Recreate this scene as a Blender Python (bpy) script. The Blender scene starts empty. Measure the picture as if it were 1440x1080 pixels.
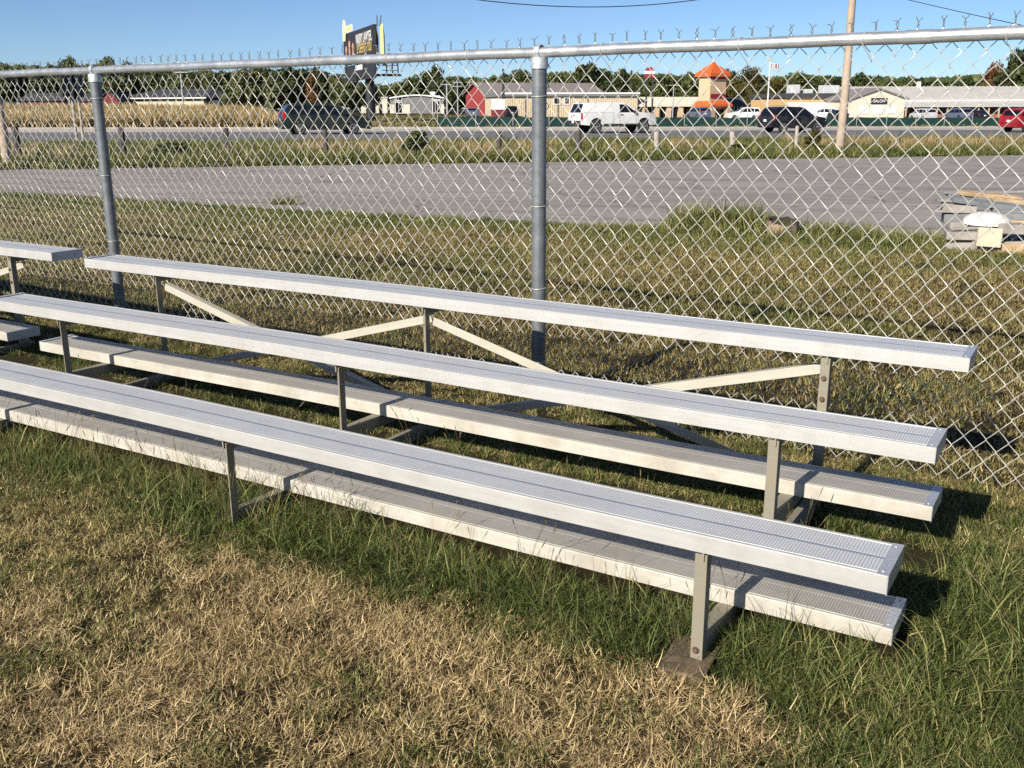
import bpy, bmesh, math, random
import numpy as np
from mathutils import Vector, Matrix

sc = bpy.context.scene
COL = sc.collection
R = math.radians

# ------------------------------------------------------------------ camera
FPX, PITCH, ROLL, CZ = 1385.66, .2731, -.004, 1.5046      # focal length in px of a 1440 px wide frame
cam = bpy.data.cameras.new('camera'); camo = bpy.data.objects.new('camera', cam); COL.objects.link(camo)
cam.sensor_width = 36; cam.lens = FPX / 1440 * 36; cam.clip_end = 6000; cam.clip_start = .05
fw_ = Vector((0, math.cos(PITCH), -math.sin(PITCH))); up_ = Vector((1, 0, 0)).cross(fw_)
rt_ = Vector((1, 0, 0)) * math.cos(ROLL) + up_ * math.sin(ROLL)
ut_ = -Vector((1, 0, 0)) * math.sin(ROLL) + up_ * math.cos(ROLL)
camo.matrix_world = Matrix(((rt_.x, ut_.x, -fw_.x, 0), (rt_.y, ut_.y, -fw_.y, 0), (rt_.z, ut_.z, -fw_.z, CZ), (0, 0, 0, 1)))
sc.camera = camo
sc.cycles.max_bounces = 4; sc.cycles.diffuse_bounces = 2; sc.cycles.glossy_bounces = 2; sc.cycles.transmission_bounces = 3; sc.cycles.transparent_max_bounces = 4
sc.cycles.use_adaptive_sampling = True; sc.cycles.adaptive_threshold = .012; sc.cycles.use_denoising = False

# ------------------------------------------------------------------ sky, sun, exposure
SUN_AZ, SUN_EL = R(217), R(29.5)                           # compass-like, from +Y clockwise
w = bpy.data.worlds.new('World'); sc.world = w; w.use_nodes = True
nt = w.node_tree; bg = nt.nodes['Background']
sky = nt.nodes.new('ShaderNodeTexSky'); sky.sky_type = 'NISHITA'; sky.sun_disc = False
sky.sun_elevation = SUN_EL; sky.sun_rotation = SUN_AZ; sky.altitude = 1200
sky.air_density = .74; sky.dust_density = .65; sky.ozone_density = 5.0
nt.links.new(sky.outputs[0], bg.inputs[0]); bg.inputs[1].default_value = .070
sun = bpy.data.lights.new('sun', 'SUN'); suno = bpy.data.objects.new('sun', sun); COL.objects.link(suno)
sun.energy = 5.0; sun.angle = R(.53); sun.color = (1, .92, .80)
sd = Vector((math.sin(SUN_AZ) * math.cos(SUN_EL), math.cos(SUN_AZ) * math.cos(SUN_EL), math.sin(SUN_EL)))
suno.rotation_euler = sd.to_track_quat('Z', 'Y').to_euler()
sc.view_settings.view_transform = 'Standard'; sc.view_settings.look = 'None'
sc.view_settings.exposure = .70; sc.view_settings.gamma = 1; sc.view_settings.use_curve_mapping = False

# ------------------------------------------------------------------ helpers
rng = np.random.default_rng(7); random.seed(7)

def ray(x, y): return fw_ + rt_ * ((x - 720) / FPX) - ut_ * ((y - 540) / FPX)
def A(x, y, Y):                                            # point seen at (x, y) at depth Y
    d = ray(x, y); return Vector((0, 0, CZ)) + d * (Y / d.y)
def gz(x, y, z=0.):
    d = ray(x, y); return Vector((0, 0, CZ)) + d * ((z - CZ) / d.z)
def tilt(X): return .05 - .0095 * max(-60., min(60., X))
def sst(t): t = max(0., min(1., t)); return t * t * (3 - 2 * t)
def terrain(X, Y): return sst((math.hypot(X, Y) - 5) / 5.5) * tilt(X)
RY = .36                                                   # heading of the road
RU = Vector((math.cos(RY), math.sin(RY), 0)); RV = Vector((-math.sin(RY), math.cos(RY), 0))
def UV(u, v, z=0): 
    p = RU * u + RV * v; return Vector((p.x, p.y, terrain(p.x, p.y) + z))
def on_v(x, v):                                            # ground point at image column x on the line v = const
    d = ray(x, 190); s = v / (d.x * RV.x + d.y * RV.y); return Vector((d.x * s, d.y * s, terrain(d.x * s, d.y * s)))
def topz(y, Y, x=720): return A(x, y, Y).z

class MB:
    def __init__(s): s.v = []; s.f = []; s.m = []; s.mi = 0
    def vert(s, p): s.v.append(tuple(p)); return len(s.v) - 1
    def face(s, idx, mi=None): s.f.append(tuple(idx)); s.m.append(s.mi if mi is None else mi)
    def poly(s, pts, mi=None): s.face([s.vert(p) for p in pts], mi)
    def box(s, c, size, rot=None, taper=1.):
        hx, hy, hz = size[0] / 2, size[1] / 2, size[2] / 2; c = Vector(c)
        P = [Vector((x * (taper if z > 0 else 1), y * (taper if z > 0 else 1), z)) for z in (-hz, hz) for x, y in ((-hx, -hy), (hx, -hy), (hx, hy), (-hx, hy))]
        if rot is not None: P = [rot @ p for p in P]
        i = [s.vert(c + p) for p in P]
        for q in ((3, 2, 1, 0), (4, 5, 6, 7), (0, 1, 5, 4), (1, 2, 6, 5), (2, 3, 7, 6), (3, 0, 4, 7)): s.face([i[k] for k in q])
        return s
    def bounds(s, x0, x1, y0, y1, z0, z1): return s.box(((x0 + x1) / 2, (y0 + y1) / 2, (z0 + z1) / 2), (x1 - x0, y1 - y0, z1 - z0))
    def prism(s, poly, axis, lo, hi, mats=None, cap=True):  # poly in the other two axes, extruded along axis
        def P(a, b, t): return {'x': (t, a, b), 'y': (a, t, b), 'z': (a, b, t)}[axis]
        n = len(poly); i0 = [s.vert(P(a, b, lo)) for a, b in poly]; i1 = [s.vert(P(a, b, hi)) for a, b in poly]
        for k in range(n):
            j = (k + 1) % n; s.face((i0[k], i0[j], i1[j], i1[k]), mats[k] if mats else None)
        if cap: s.face(i0[::-1]); s.face(i1)
        return s
    def tube(s, pts, r, n=8, cap=True):
        pts = [Vector(p) for p in pts]; m = len(pts); rr = r if hasattr(r, '__len__') else [r] * m
        ref = None; rings = []
        for k in range(m):
            t = (pts[min(k + 1, m - 1)] - pts[max(k - 1, 0)])
            t = t.normalized() if t.length > 1e-9 else Vector((0, 0, 1))
            if ref is None: ref = Vector((1, 0, 0)) if abs(t.x) < .8 else Vector((0, 1, 0))
            a = (ref - t * ref.dot(t)); a = a.normalized() if a.length > 1e-6 else t.orthogonal().normalized()
            ref = a; b = t.cross(a)
            rings.append([s.vert(pts[k] + (a * math.cos(2 * math.pi * q / n) + b * math.sin(2 * math.pi * q / n)) * rr[k]) for q in range(n)])
        for k in range(m - 1):
            for q in range(n):
                j = (q + 1) % n; s.face((rings[k][q], rings[k][j], rings[k + 1][j], rings[k + 1][q]))
        if cap: s.face(rings[0][::-1]); s.face(rings[-1])
        return s
    def lathe(s, prof, c=(0, 0, 0), n=20, axis='z'):
        c = Vector(c); rings = []
        for r, h in prof:
            ring = []
            for q in range(n):
                a = 2 * math.pi * q / n; x, y = r * math.cos(a), r * math.sin(a)
                ring.append(s.vert(c + (Vector((x, y, h)) if axis == 'z' else Vector((x, h, y)))))
            rings.append(ring)
        for k in range(len(prof) - 1):
            for q in range(n):
                j = (q + 1) % n; s.face((rings[k][q], rings[k][j], rings[k + 1][j], rings[k + 1][q]))
        s.face(rings[0][::-1]); s.face(rings[-1]); return s
    def mesh(s, name, mats, smooth=False):
        me = bpy.data.meshes.new(name); me.from_pydata(s.v, [], s.f)
        for m in (mats if isinstance(mats, (list, tuple)) else [mats]): me.materials.append(m)
        me.polygons.foreach_set('material_index', s.m)
        bm = bmesh.new(); bm.from_mesh(me); bmesh.ops.recalc_face_normals(bm, faces=bm.faces); bm.to_mesh(me); bm.free()
        if smooth:
            me.polygons.foreach_set('use_smooth', [True] * len(me.polygons)); me.set_sharp_from_angle(angle=R(38))
        me.update(); return me
    def build(s, name, mats, parent=None, smooth=False, bevel=0):
        o = obj(name, s.mesh(name, mats, smooth), parent)
        if bevel:
            b = o.modifiers.new('bevel', 'BEVEL'); b.width = bevel; b.segments = 2; b.limit_method = 'ANGLE'; b.angle_limit = R(40)
        return o

def obj(name, me, parent=None, loc=None, rz=None):
    o = bpy.data.objects.new(name, me); COL.objects.link(o)
    if parent: o.parent = parent
    if loc is not None: o.location = loc
    if rz is not None: o.rotation_euler = (0, 0, rz)
    return o
def tag(o, label=None, cat=None, group=None, kind=None):
    if label: o['label'] = label
    if cat: o['category'] = cat
    if group: o['group'] = group
    if kind: o['kind'] = kind
    return o
def thing(name, label, cat, loc=(0, 0, 0), rz=0, group=None):
    o = obj(name, None, None, loc, rz); o.empty_display_size = .2
    return tag(o, label, cat, group)
def copy_tree(o, parent=None):
    c = o.copy(); COL.objects.link(c); c.parent = parent
    for ch in list(o.children): copy_tree(ch, c)
    return c

def vnoise(x, y, scale, seed=0):
    x = np.asarray(x, float) * scale; y = np.asarray(y, float) * scale
    T = np.random.default_rng(seed).random((64, 64))
    xi = np.floor(x).astype(int); yi = np.floor(y).astype(int); fx = x - xi; fy = y - yi
    fx = fx * fx * (3 - 2 * fx); fy = fy * fy * (3 - 2 * fy); g = lambda a, b: T[a % 64, b % 64]
    return (g(xi, yi) * (1 - fx) + g(xi + 1, yi) * fx) * (1 - fy) + (g(xi, yi + 1) * (1 - fx) + g(xi + 1, yi + 1) * fx) * fy

# ------------------------------------------------------------------ materials
class NT:
    def __init__(s, name):
        s.m = bpy.data.materials.new(name); s.m.use_nodes = True; s.t = s.m.node_tree
        s.b = s.t.nodes['Principled BSDF']; s.out = s.t.nodes['Material Output']
    def n(s, typ, **kw):
        x = s.t.nodes.new('ShaderNode' + typ)
        for k, v in kw.items():
            if k in x.inputs: x.inputs[k].default_value = v
            else: setattr(x, k, v)
        return x
    def l(s, a, b): s.t.links.new(a, b)
    def ramp(s, fac, stops):
        r = s.n('ValToRGB'); e = r.color_ramp.elements
        while len(e) < len(stops): e.new(.5)
        for q, (p, c) in zip(e, stops): q.position = p; q.color = (*c, 1) if len(c) == 3 else c
        s.l(fac, r.inputs[0]); return r.outputs[0]
    def mix(s, fac, a, b, mode='MIX'):
        x = s.n('Mix', data_type='RGBA', blend_type=mode)
        for i, v in ((0, fac), (6, a), (7, b)):
            if hasattr(v, 'node'): s.l(v, x.inputs[i])
            else: x.inputs[i].default_value = v if i == 0 else (*v, 1)
        return x.outputs[2]
    def noise(s, scale, detail=4, rough=.55, coord='Object', vec=None):
        if vec is None: vec = s.n('TexCoord').outputs[coord]
        x = s.n('TexNoise', Scale=scale, Detail=detail, Roughness=rough); s.l(vec, x.inputs['Vector']); return x.outputs['Fac']
    def bump(s, h, strength=.3, dist=.01):
        x = s.n('Bump', Strength=strength, Distance=dist); s.l(h, x.inputs['Height']); s.l(x.outputs[0], s.b.inputs['Normal']); return x
def mat(name, col, rough=.6, metal=0., var=.12, scale=6., bump=0., bscale=60., spec=.5, coord='Object', dirt=None):
    """plain procedural surface: colour with mottled variation, uneven gloss and optional fine relief"""
    t = NT(name); t.b.inputs['Metallic'].default_value = metal; t.b.inputs['Specular IOR Level'].default_value = spec
    f = t.noise(scale, 6, .62, coord)
    lo = tuple(c * (1 - var) for c in col); hi = tuple(min(1, c * (1 + var)) for c in col)
    c = t.ramp(f, [(.3, lo), (.7, hi)])
    if dirt:
        f2 = t.noise(scale * .35, 8, .7, coord); c = t.mix(t.ramp(f2, [(.48, (0, 0, 0)), (.72, (dirt[1],) * 3)]), c, dirt[0])
    t.l(c, t.b.inputs['Base Color'])
    rr = t.ramp(t.noise(scale * 2.3, 4, .6, coord), [(.3, (max(0, rough - .08),) * 3), (.7, (min(1, rough + .08),) * 3)]); t.l(rr, t.b.inputs['Roughness'])
    if bump: t.bump(t.noise(bscale, 5, .6, coord), bump, .004)
    return t.m
def leaf_mat(name, stops, wscale=.8, wmix=.45, trans=.3, attr='tint', wseed=0.):
    """foliage: colour from the blade's own tint and slow drift over the ground"""
    t = NT(name); a = t.n('Attribute', attribute_name=attr); oi = t.n('ObjectInfo'); g = t.n('NewGeometry')
    nz = t.noise(wscale, 3, .5, vec=g.outputs['Position'])
    m = t.n('Math', operation='MULTIPLY_ADD'); t.l(nz, m.inputs[0]); m.inputs[1].default_value = wmix * 2; m.inputs[2].default_value = -wmix + wseed
    m2 = t.n('Math', operation='ADD'); t.l(m.outputs[0], m2.inputs[0]); t.l(a.outputs['Fac'], m2.inputs[1])
    m3 = t.n('Math', operation='MULTIPLY_ADD'); t.l(oi.outputs['Random'], m3.inputs[0]); m3.inputs[1].default_value = .22; m3.inputs[2].default_value = -.11
    m4 = t.n('Math', operation='ADD'); t.l(m2.outputs[0], m4.inputs[0]); t.l(m3.outputs[0], m4.inputs[1])
    c = t.ramp(m4.outputs[0], stops)
    t.l(c, t.b.inputs['Base Color']); t.b.inputs['Roughness'].default_value = .62; t.b.inputs['Specular IOR Level'].default_value = .25
    tr = t.n('BsdfTranslucent'); t.l(c, tr.inputs[0]); ms = t.n('MixShader'); ms.inputs[0].default_value = trans
    t.l(t.b.outputs[0], ms.inputs[1]); t.l(tr.outputs[0], ms.inputs[2]); t.l(ms.outputs[0], t.out.inputs[0])
    return t.m

def alu(name, col, rough, metal, ribs=False, dirt=(.25, .22, .17), damt=.35):
    t = NT(name); t.b.inputs['Metallic'].default_value = metal
    tc = t.n('TexCoord'); mp = t.n('Mapping'); mp.inputs['Scale'].default_value = (.5, 9, 9); t.l(tc.outputs['Object'], mp.inputs[0])
    st = t.noise(7, 6, .65, vec=mp.outputs[0])
    c = t.ramp(st, [(.25, tuple(x * .87 for x in col)), (.75, tuple(min(1, x * 1.06) for x in col))])
    bl = t.noise(2.6, 8, .72); c = t.mix(t.ramp(bl, [(.44, (0, 0, 0)), (.72, (damt,) * 3)]), c, dirt); sc_ = t.noise(3.2, 8, .8, vec=mp.outputs[0]); c = t.mix(t.ramp(sc_, [(.58, (0, 0, 0)), (.66, (damt * .5,) * 3), (.70, (0, 0, 0))]), c, tuple(x * .7 for x in col))
    sp = t.noise(55, 3, .6); c = t.mix(t.ramp(sp, [(.66, (0, 0, 0)), (.76, (damt * .7,) * 3)]), c, dirt)
    if ribs:
        wv = t.n('TexWave', wave_type='BANDS', bands_direction='X', wave_profile='SIN'); wv.inputs['Scale'].default_value = 37.8
        t.l(tc.outputs['Object'], wv.inputs['Vector'])
        c = t.mix(t.ramp(wv.outputs['Fac'], [(.05, (.6,) * 3), (.5, (0, 0, 0))]), c, tuple(x * .45 for x in col))  # valleys between ribs darkened in the colour, standing in for their shade
        b = t.bump(wv.outputs['Fac'], 1., .0022)
    else: t.bump(t.noise(140, 3, .5), .08, .002)
    t.l(c, t.b.inputs['Base Color'])
    t.l(t.ramp(t.noise(9, 5, .6), [(.3, (rough - .07,) * 3), (.7, (rough + .1,) * 3)]), t.b.inputs['Roughness'])
    return t.m

M = {}
M['seat'] = alu('seat_aluminium', (.50, .50, .485), .42, .3, dirt=(.33, .30, .25), damt=.4)
M['seat_rib'] = alu('seat_ribbed_aluminium', (.74, .75, .76), .42, .3, ribs=True, dirt=(.45, .41, .34), damt=.25)
M['seat_strip'] = alu('seat_centre_strip', (.30, .315, .37), .42, .45, damt=.1)
M['foot'] = alu('foot_aluminium', (.53, .505, .445), .55, .2, dirt=(.24, .205, .155), damt=.7)
M['foot_rib'] = alu('foot_ribbed_aluminium', (.48, .46, .42), .55, .2, ribs=True, dirt=(.28, .24, .19), damt=.55)
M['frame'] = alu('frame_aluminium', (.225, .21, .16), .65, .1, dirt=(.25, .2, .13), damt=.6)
M['brace'] = alu('brace_aluminium', (.46, .44, .375), .55, .2, dirt=(.35, .3, .22), damt=.45)
M['cap'] = alu('cap_aluminium', (.50, .52, .56), .38, .55, damt=.3)
M['rust'] = mat('rusty_bolt', (.11, .065, .045), .8, .2, .4, 60, .3, 200)
M['galv_post'] = mat('galvanised_post', (.145, .16, .172), .52, .4, .28, 14, .12, 120, dirt=((.27, .285, .295), .5))
M['galv_rail'] = mat('galvanised_rail', (.60, .62, .62), .36, .75, .2, 9, .06, 120, dirt=((.3, .31, .32), .4))
M['galv_cap'] = mat('galvanised_casting', (.50, .53, .54), .5, .6, .3, 40, .2, 150)
M['wire'] = mat('galvanised_wire', (.46, .45, .415), .5, .25, .2, 30); M['barb'] = mat('wire_end_sky_contrast', (.15, .15, .155), .6, .3, .3, 60)  # barb: same wire, coloured dark to imitate its contrast against bright sky
M['soil'] = None

def ground_material():
    t = NT('dry_lawn_soil'); P = t.n('NewGeometry').outputs['Position']
    a = t.noise(.35, 5, .6, vec=P); b = t.noise(9, 6, .7, vec=P); c0 = t.noise(60, 4, .7, vec=P)
    dry = t.ramp(b, [(.3, (.018, .012, .006)), (.55, (.045, .032, .016)), (.75, (.085, .060, .031))])
    grn = t.ramp(b, [(.3, (.014, .014, .006)), (.7, (.045, .045, .017))])
    c = t.mix(t.ramp(a, [(.38, (0, 0, 0)), (.62, (1, 1, 1))]), dry, grn)
    c = t.mix(t.ramp(c0, [(.35, (.7, .7, .7)), (.65, (0, 0, 0))]), c, (.03, .022, .013))
    t.l(c, t.b.inputs['Base Color']); t.b.inputs['Roughness'].default_value = .95; t.b.inputs['Specular IOR Level'].default_value = .1
    t.bump(c0, .6, .02); return t.m
M['soil'] = ground_material()

def asphalt(name, c1, c2, crack=True, streak=None, grain=90):
    t = NT(name); P = t.n('NewGeometry').outputs['Position']
    g = t.noise(grain, 3, .8, vec=P); a = t.noise(.22, 6, .65, vec=P)
    c = t.ramp(a, [(.3, c1), (.7, c2)])
    c = t.mix(.35, c, t.ramp(g, [(.3, tuple(x * .55 for x in c1)), (.7, tuple(min(1, x * 1.5) for x in c2))]))
    if streak:
        mp = t.n('Mapping'); mp.inputs['Rotation'].default_value = (0, 0, -RY); mp.inputs['Scale'].default_value = (.05, .9, 1); t.l(P, mp.inputs[0])
        s_ = t.noise(1.6, 5, .6, vec=mp.outputs[0]); c = t.mix(t.ramp(s_, [(.45, (0, 0, 0)), (.7, (streak,) * 3)]), c, tuple(x * .6 for x in c1))
    if crack:
        s2 = t.noise(.75, 7, .7, vec=P); c = t.mix(t.ramp(s2, [(.52, (0, 0, 0)), (.72, (.45,) * 3)]), c, tuple(x * .62 for x in c1))
        wv = t.n('TexWave', wave_type='RINGS', rings_direction='Z'); wv.inputs['Scale'].default_value = .16; wv.inputs['Distortion'].default_value = 9; wv.inputs['Detail'].default_value = 3; wv.inputs['Detail Scale'].default_value = .35; t.l(P, wv.inputs['Vector'])
        c = t.mix(t.ramp(wv.outputs['Fac'], [(.0, (.35,) * 3), (.05, (0, 0, 0))]), c, tuple(x * .5 for x in c1))
        v = t.n('TexVoronoi', feature='DISTANCE_TO_EDGE'); v.inputs['Scale'].default_value = .28
        wr = t.n('Mapping'); t.l(P, wr.inputs[0]); nn = t.n('TexNoise', Scale=.9, Detail=5); t.l(P, nn.inputs['Vector']); t.l(nn.outputs['Color'], wr.inputs['Location'])
        t.l(wr.outputs[0], v.inputs['Vector'])
        c = t.mix(t.ramp(v.outputs['Distance'], [(.0, (.75,) * 3), (.012, (0, 0, 0))]), c, tuple(x * .35 for x in c1))
    t.l(c, t.b.inputs['Base Color']); t.b.inputs['Roughness'].default_value = .9; t.bump(g, .35, .01); return t.m
M['lot'] = asphalt('lot_asphalt', (.205, .185, .168), (.30, .276, .252), streak=.5)
M['road'] = asphalt('road_asphalt', (.105, .103, .105), (.15, .148, .15), crack=False, streak=.5)
M['shoulder'] = asphalt('shoulder_concrete', (.33, .29, .25), (.43, .385, .34), crack=False, streak=.3)
M['paint'] = mat('road_paint', (.72, .72, .69), .7, 0, .25, 3, dirt=((.25, .25, .25), .5))
M['kerb'] = mat('kerb_concrete', (.40, .36, .31), .85, 0, .2, 4)
# ==================================================================== THE SETTING
def axis_pts(lo, hi, d0, grow):
    p = [0.]; d = d0
    while p[-1] < hi: p.append(p[-1] + d); d *= grow
    q = [0.]; d = d0
    while q[-1] > lo: q.append(q[-1] - d); d *= grow
    return sorted(set(q[1:] + p))
xs = axis_pts(-1900, 1900, .28, 1.075); ys = axis_pts(-60, 2600, .28, 1.065)
mb = MB(); ids = {}
for i, x in enumerate(xs):
    for j, y in enumerate(ys): ids[i, j] = mb.vert((x, y, terrain(x, y)))
for i in range(len(xs) - 1):
    for j in range(len(ys) - 1): mb.face((ids[i, j], ids[i + 1, j], ids[i + 1, j + 1], ids[i, j + 1]))
ground = tag(mb.build('ground', M['soil'], smooth=True), 'dry brown and green mown grass field under the bleachers', 'ground', kind='structure')

def sheet(name, pts, m, lift, label, cat, n=1):
    """a flat sheet laid over the ground; pts is a quad strip [(p_near, p_far), ...]"""
    mb = MB(); prev = None
    for a, b in pts:
        row = []
        for k in range(n + 1):
            q = a.lerp(b, k / n); row.append(mb.vert((q.x, q.y, terrain(q.x, q.y) + lift)))
        if prev:
            for k in range(n): mb.face((prev[k], row[k], row[k + 1], prev[k + 1]))
        prev = row
    return tag(mb.build(name, m), label, cat, kind='structure')
# car park: near edge runs beside the lawn, far edge beside the road
near = [(-60, 38.5), (-30, 26.2), (-8.7, 17.1), (-5.8, 15.6), (-3.3, 14.35), (-1.1, 13.45), (.7, 12.8), (2.5, 12.3), (4.4, 11.6), (6.5, 10.9), (12, 9.0), (30, 3.0)]
strip = []
for k, (x, y) in enumerate(near):
    u = x * RU.x + y * RU.y; jit = .12 * math.sin(k * 5.1)
    strip.append((Vector((x, y + jit, 0)), RV * 26.0 + RU * u))
def densify(st, step=1.5):
    out = []
    for (a, b), (c, d) in zip(st, st[1:]):
        m = max(1, int((c - a).length / step))
        for k in range(m): out.append((a.lerp(c, k / m) + Vector((0, .07 * math.sin(k * 2.3 + a.x), 0)), b.lerp(d, k / m)))
    return out + [st[-1]]
lot = sheet('parking_lot', densify(strip), M['lot'], .012, 'weathered grey asphalt parking lot beyond the chain link fence', 'parking lot', 6)
def band(name, v0, v1, m, lift, label, cat, u0=-150, u1=260, step=10):
    us = np.arange(u0, u1 + .1, step); return sheet(name, [(RU * u + RV * v0, RU * u + RV * v1) for u in us], m, lift, label, cat)
road = band('road', 40.6, 62.2, M['road'], .02, 'dark asphalt highway running past the parking lot', 'road')
band('gravel_verge', 39.5, 40.6, M['shoulder'], .015, 'pale gravel edge of the highway nearest the parking lot', 'verge')
band('road_shoulder', 62.2, 69.5, M['shoulder'], .016, 'pale concrete shoulder on the far side of the highway', 'shoulder')
band('edge_line', 41.5, 41.8, M['paint'], .03, 'white line along the near edge of the highway', 'road marking')
band('far_edge_line', 61.0, 61.35, M['paint'], .03, 'white line along the far edge of the highway', 'road marking')
for k, u in enumerate(np.arange(-60, 120, 12)):
    tag(band('lane_dash', 48.3, 48.5, M['paint'], .03, None, None, u, u + 3, 3), 'short white dash of the lane line on the highway', 'road marking', 'white lane dashes on the highway')
mb = MB()
for u in np.arange(-150, 260, 10):
    a, b = UV(u, 69.5), UV(u + 10, 69.5); c, d = UV(u, 69.9), UV(u + 10, 69.9)
    for z0, z1, p, q in ((.0, .13, a, b),): mb.poly([p, q, q + Vector((0, 0, z1)), p + Vector((0, 0, z1))])
    mb.poly([a + Vector((0, 0, .13)), b + Vector((0, 0, .13)), d + Vector((0, 0, .13)), c + Vector((0, 0, .13))])
tag(mb.build('kerb', M['kerb']), 'low concrete kerb behind the far shoulder of the highway', 'kerb', kind='structure')

# ==================================================================== BLEACHERS
BX, BY, BYAW = .9154, 2.1902, -.5437
L, PW, PT = 4.706, .2067, .050
H = (.3988, .5401, .6774); YS = (0., .6282, 1.2388)
FH_ = (.1053, .2478); FYS = (.2932, .9082)
FRX = [-.479, -.479 - 1.829, -.479 - 2 * 1.829]            # frames, measured from the right-hand end
def b2w(lx, ly, z=0): return Vector((BX + lx * math.cos(BYAW) - ly * math.sin(BYAW), BY + lx * math.sin(BYAW) + ly * math.cos(BYAW), z))

def plank_mesh(kind):
    t = PT; w = PW
    pr = [(0, -t), (0, -.003), (.003, 0), (.0135, 0), (.014, -.002), (.0165, -.002), (.017, -.0006), (.0955, -.0006), (.096, -.0012), (.1085, -.0012), (.1090, -.0006),
          (.1897, -.0006), (.190, -.002), (.1925, -.002), (.193, 0), (w - .003, 0), (w, -.003), (w, -t), (w - .02, -t), (w - .02, -t + .004), (w - .004, -t + .004), (w - .004, -.007), (.004, -.007), (.004, -t + .004), (.02, -t + .004), (.02, -t)]
    ms = [0] * len(pr); ms[6] = 1; ms[10] = 1
    for k in (4, 12, 7, 8, 9): ms[k] = 2
    mb = MB(); n = len(pr); xs_ = np.linspace(-L, 0, 17); gq = random.Random(hash(kind) % 7 if False else len(kind)); rings = []
    for q, x_ in enumerate(xs_):
        dz = .0022 * math.sin(x_ * 1.9 + .4) + gq.uniform(-.0006, .0006); dy = .0012 * math.sin(x_ * 1.3); rings.append([mb.vert((x_, a + dy, b + dz)) for a, b in pr])
    for r0, r1 in zip(rings, rings[1:]):
        for q in range(n): j = (q + 1) % n; mb.face((r0[q], r0[j], r1[j], r1[q]), ms[q])
    mb.face(rings[0][::-1]); mb.face(rings[-1]); return mb
bleach = thing('bleacher', 'three row aluminium bleacher standing in front of the chain link fence, nearest one', 'bleacher', (BX, BY, 0), BYAW)
SEATM = [M['seat'], M['seat_rib'], M['seat_strip']]; FOOTM = [M['foot'], M['foot_rib'], M['foot_rib']]
seat_me = plank_mesh('seat').mesh('seat_plank', SEATM); foot_me = plank_mesh('foot').mesh('foot_plank', FOOTM)
def end_cap(sgn):
    mb = MB(); e = .0016
    for x0, x1, y0, y1, z0, z1 in ((-.026, .0018, .001, PW - .001, .0003, .002), (.0, .003, -.0005, PW + .0005, -PT - .001, .0022)):
        mb.bounds(min(x0 * sgn, x1 * sgn), max(x0 * sgn, x1 * sgn), y0, y1, z0, z1)
    return mb
cap_me = {s: end_cap(s).mesh('end_cap', M['cap']) for s in (1, -1)}
rv = MB(); rv.lathe([(.0045, 0), (.0045, .001), (.003, .0026), (.001, .003)], n=10); rivet_me = rv.mesh('rivet', M['galv_cap'], True)
def plank(name, me, ly, z, dx):
    p = obj(name, me, bleach, (dx, ly, z))
    for s, x in ((1, 0), (-1, -L)):
        c = obj('end_cap', cap_me[s], p, (x, 0, 0))
        for y in (.022, PW - .022): obj('rivet', rivet_me, p, (x - .014 * s, y, .002))
    return p
for k in range(3): plank('seat_plank', seat_me, YS[k], H[k], 0)
for k in range(2): plank('foot_plank', foot_me, FYS[k], FH_[k], (-.017, -.023)[k])

def angle_post(z0, z1, style):
    """upright of angle section; style 0: broad flange to the front, 1: flange runs back with its edge to the front"""
    b, t = .035, .005; mb = MB()
    if style == 0: poly = [(-b, 0), (0, 0), (0, b), (-t, b), (-t, t), (-b, t)]
    else: poly = [(-t, 0), (0, 0), (0, b), (-b, b), (-b, b - t), (-t, b - t)]
    mb.prism(poly, 'z', z0, z1); return mb
bolt = MB(); bolt.lathe([(.011, 0), (.011, .002), (.0075, .0022), (.0075, .008), (.005, .0095)], n=8, axis='y'); bolt.v = [(x, -y, z) for x, y, z in bolt.v]; bolt_me = bolt.mesh('bolt', M['rust'])
for fi, fx in enumerate(FRX):
    style = 0 if fi == 0 else 1
    x_edge = fx + .0175
    for k in range(3):
        top = H[k] - PT - .013
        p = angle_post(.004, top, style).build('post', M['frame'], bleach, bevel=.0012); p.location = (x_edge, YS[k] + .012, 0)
        # seat bracket: short angle under the plank with clipped ends
        mb = MB(); x0, x1 = (-.075, -.004)
        mb.prism([(-.05, -.012), (-.02, -.045), (.03, -.045), (.20, -.012), (.20, 0), (-.05, 0)] if False else [(.006, -.030), (.03, -.042), (.16, -.042), (.198, -.012), (.198, -.0004), (.006, -.0004)], 'x', -.0135, -.0075)
        mb.bounds(-.055, -.0075, .006, .198, -.0045, -.0006)
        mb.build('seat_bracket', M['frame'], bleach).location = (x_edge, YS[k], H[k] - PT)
        for zz in (.09, .17)[: (2 if k == 2 else 0)]:
            obj('bolt', bolt_me, bleach, (x_edge - .018, YS[k] + .012 + (0 if style == 0 else .0298), H[k] - PT - zz))
    obj('bolt', bolt_me, bleach, (x_edge - .019, .012 + (0 if style == 0 else .0298), .045))
    # ground rail carrying the lower foot plank, and the higher rail carrying the upper one
    for y0, y1, zt in ((YS[0] + .02, YS[2] + .11, FH_[0] - PT), (YS[1] + .02, YS[2] + .06, FH_[1] - PT)):
        mb = MB(); b, t = .048, .006
        mb.prism([(-b, 0), (0, 0), (0, -b), (-t, -b), (-t, -t), (-b, -t)], 'y', y0 + .04, y1)
        mb.build('foot_rail', M['frame'], bleach, bevel=.001).location = (x_edge - .0065 if style == 0 else x_edge - .0065, 0, zt - .0006)
    # gusset between the foot rail and the front post
    mb = MB(); mb.prism([(.05, -.002), (.20, -.002), (.05, -.05)], 'x', -.013, -.008); mb.build('gusset', M['frame'], bleach).location = (x_edge, YS[1] + .012, FH_[1] - PT - .048)
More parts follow.
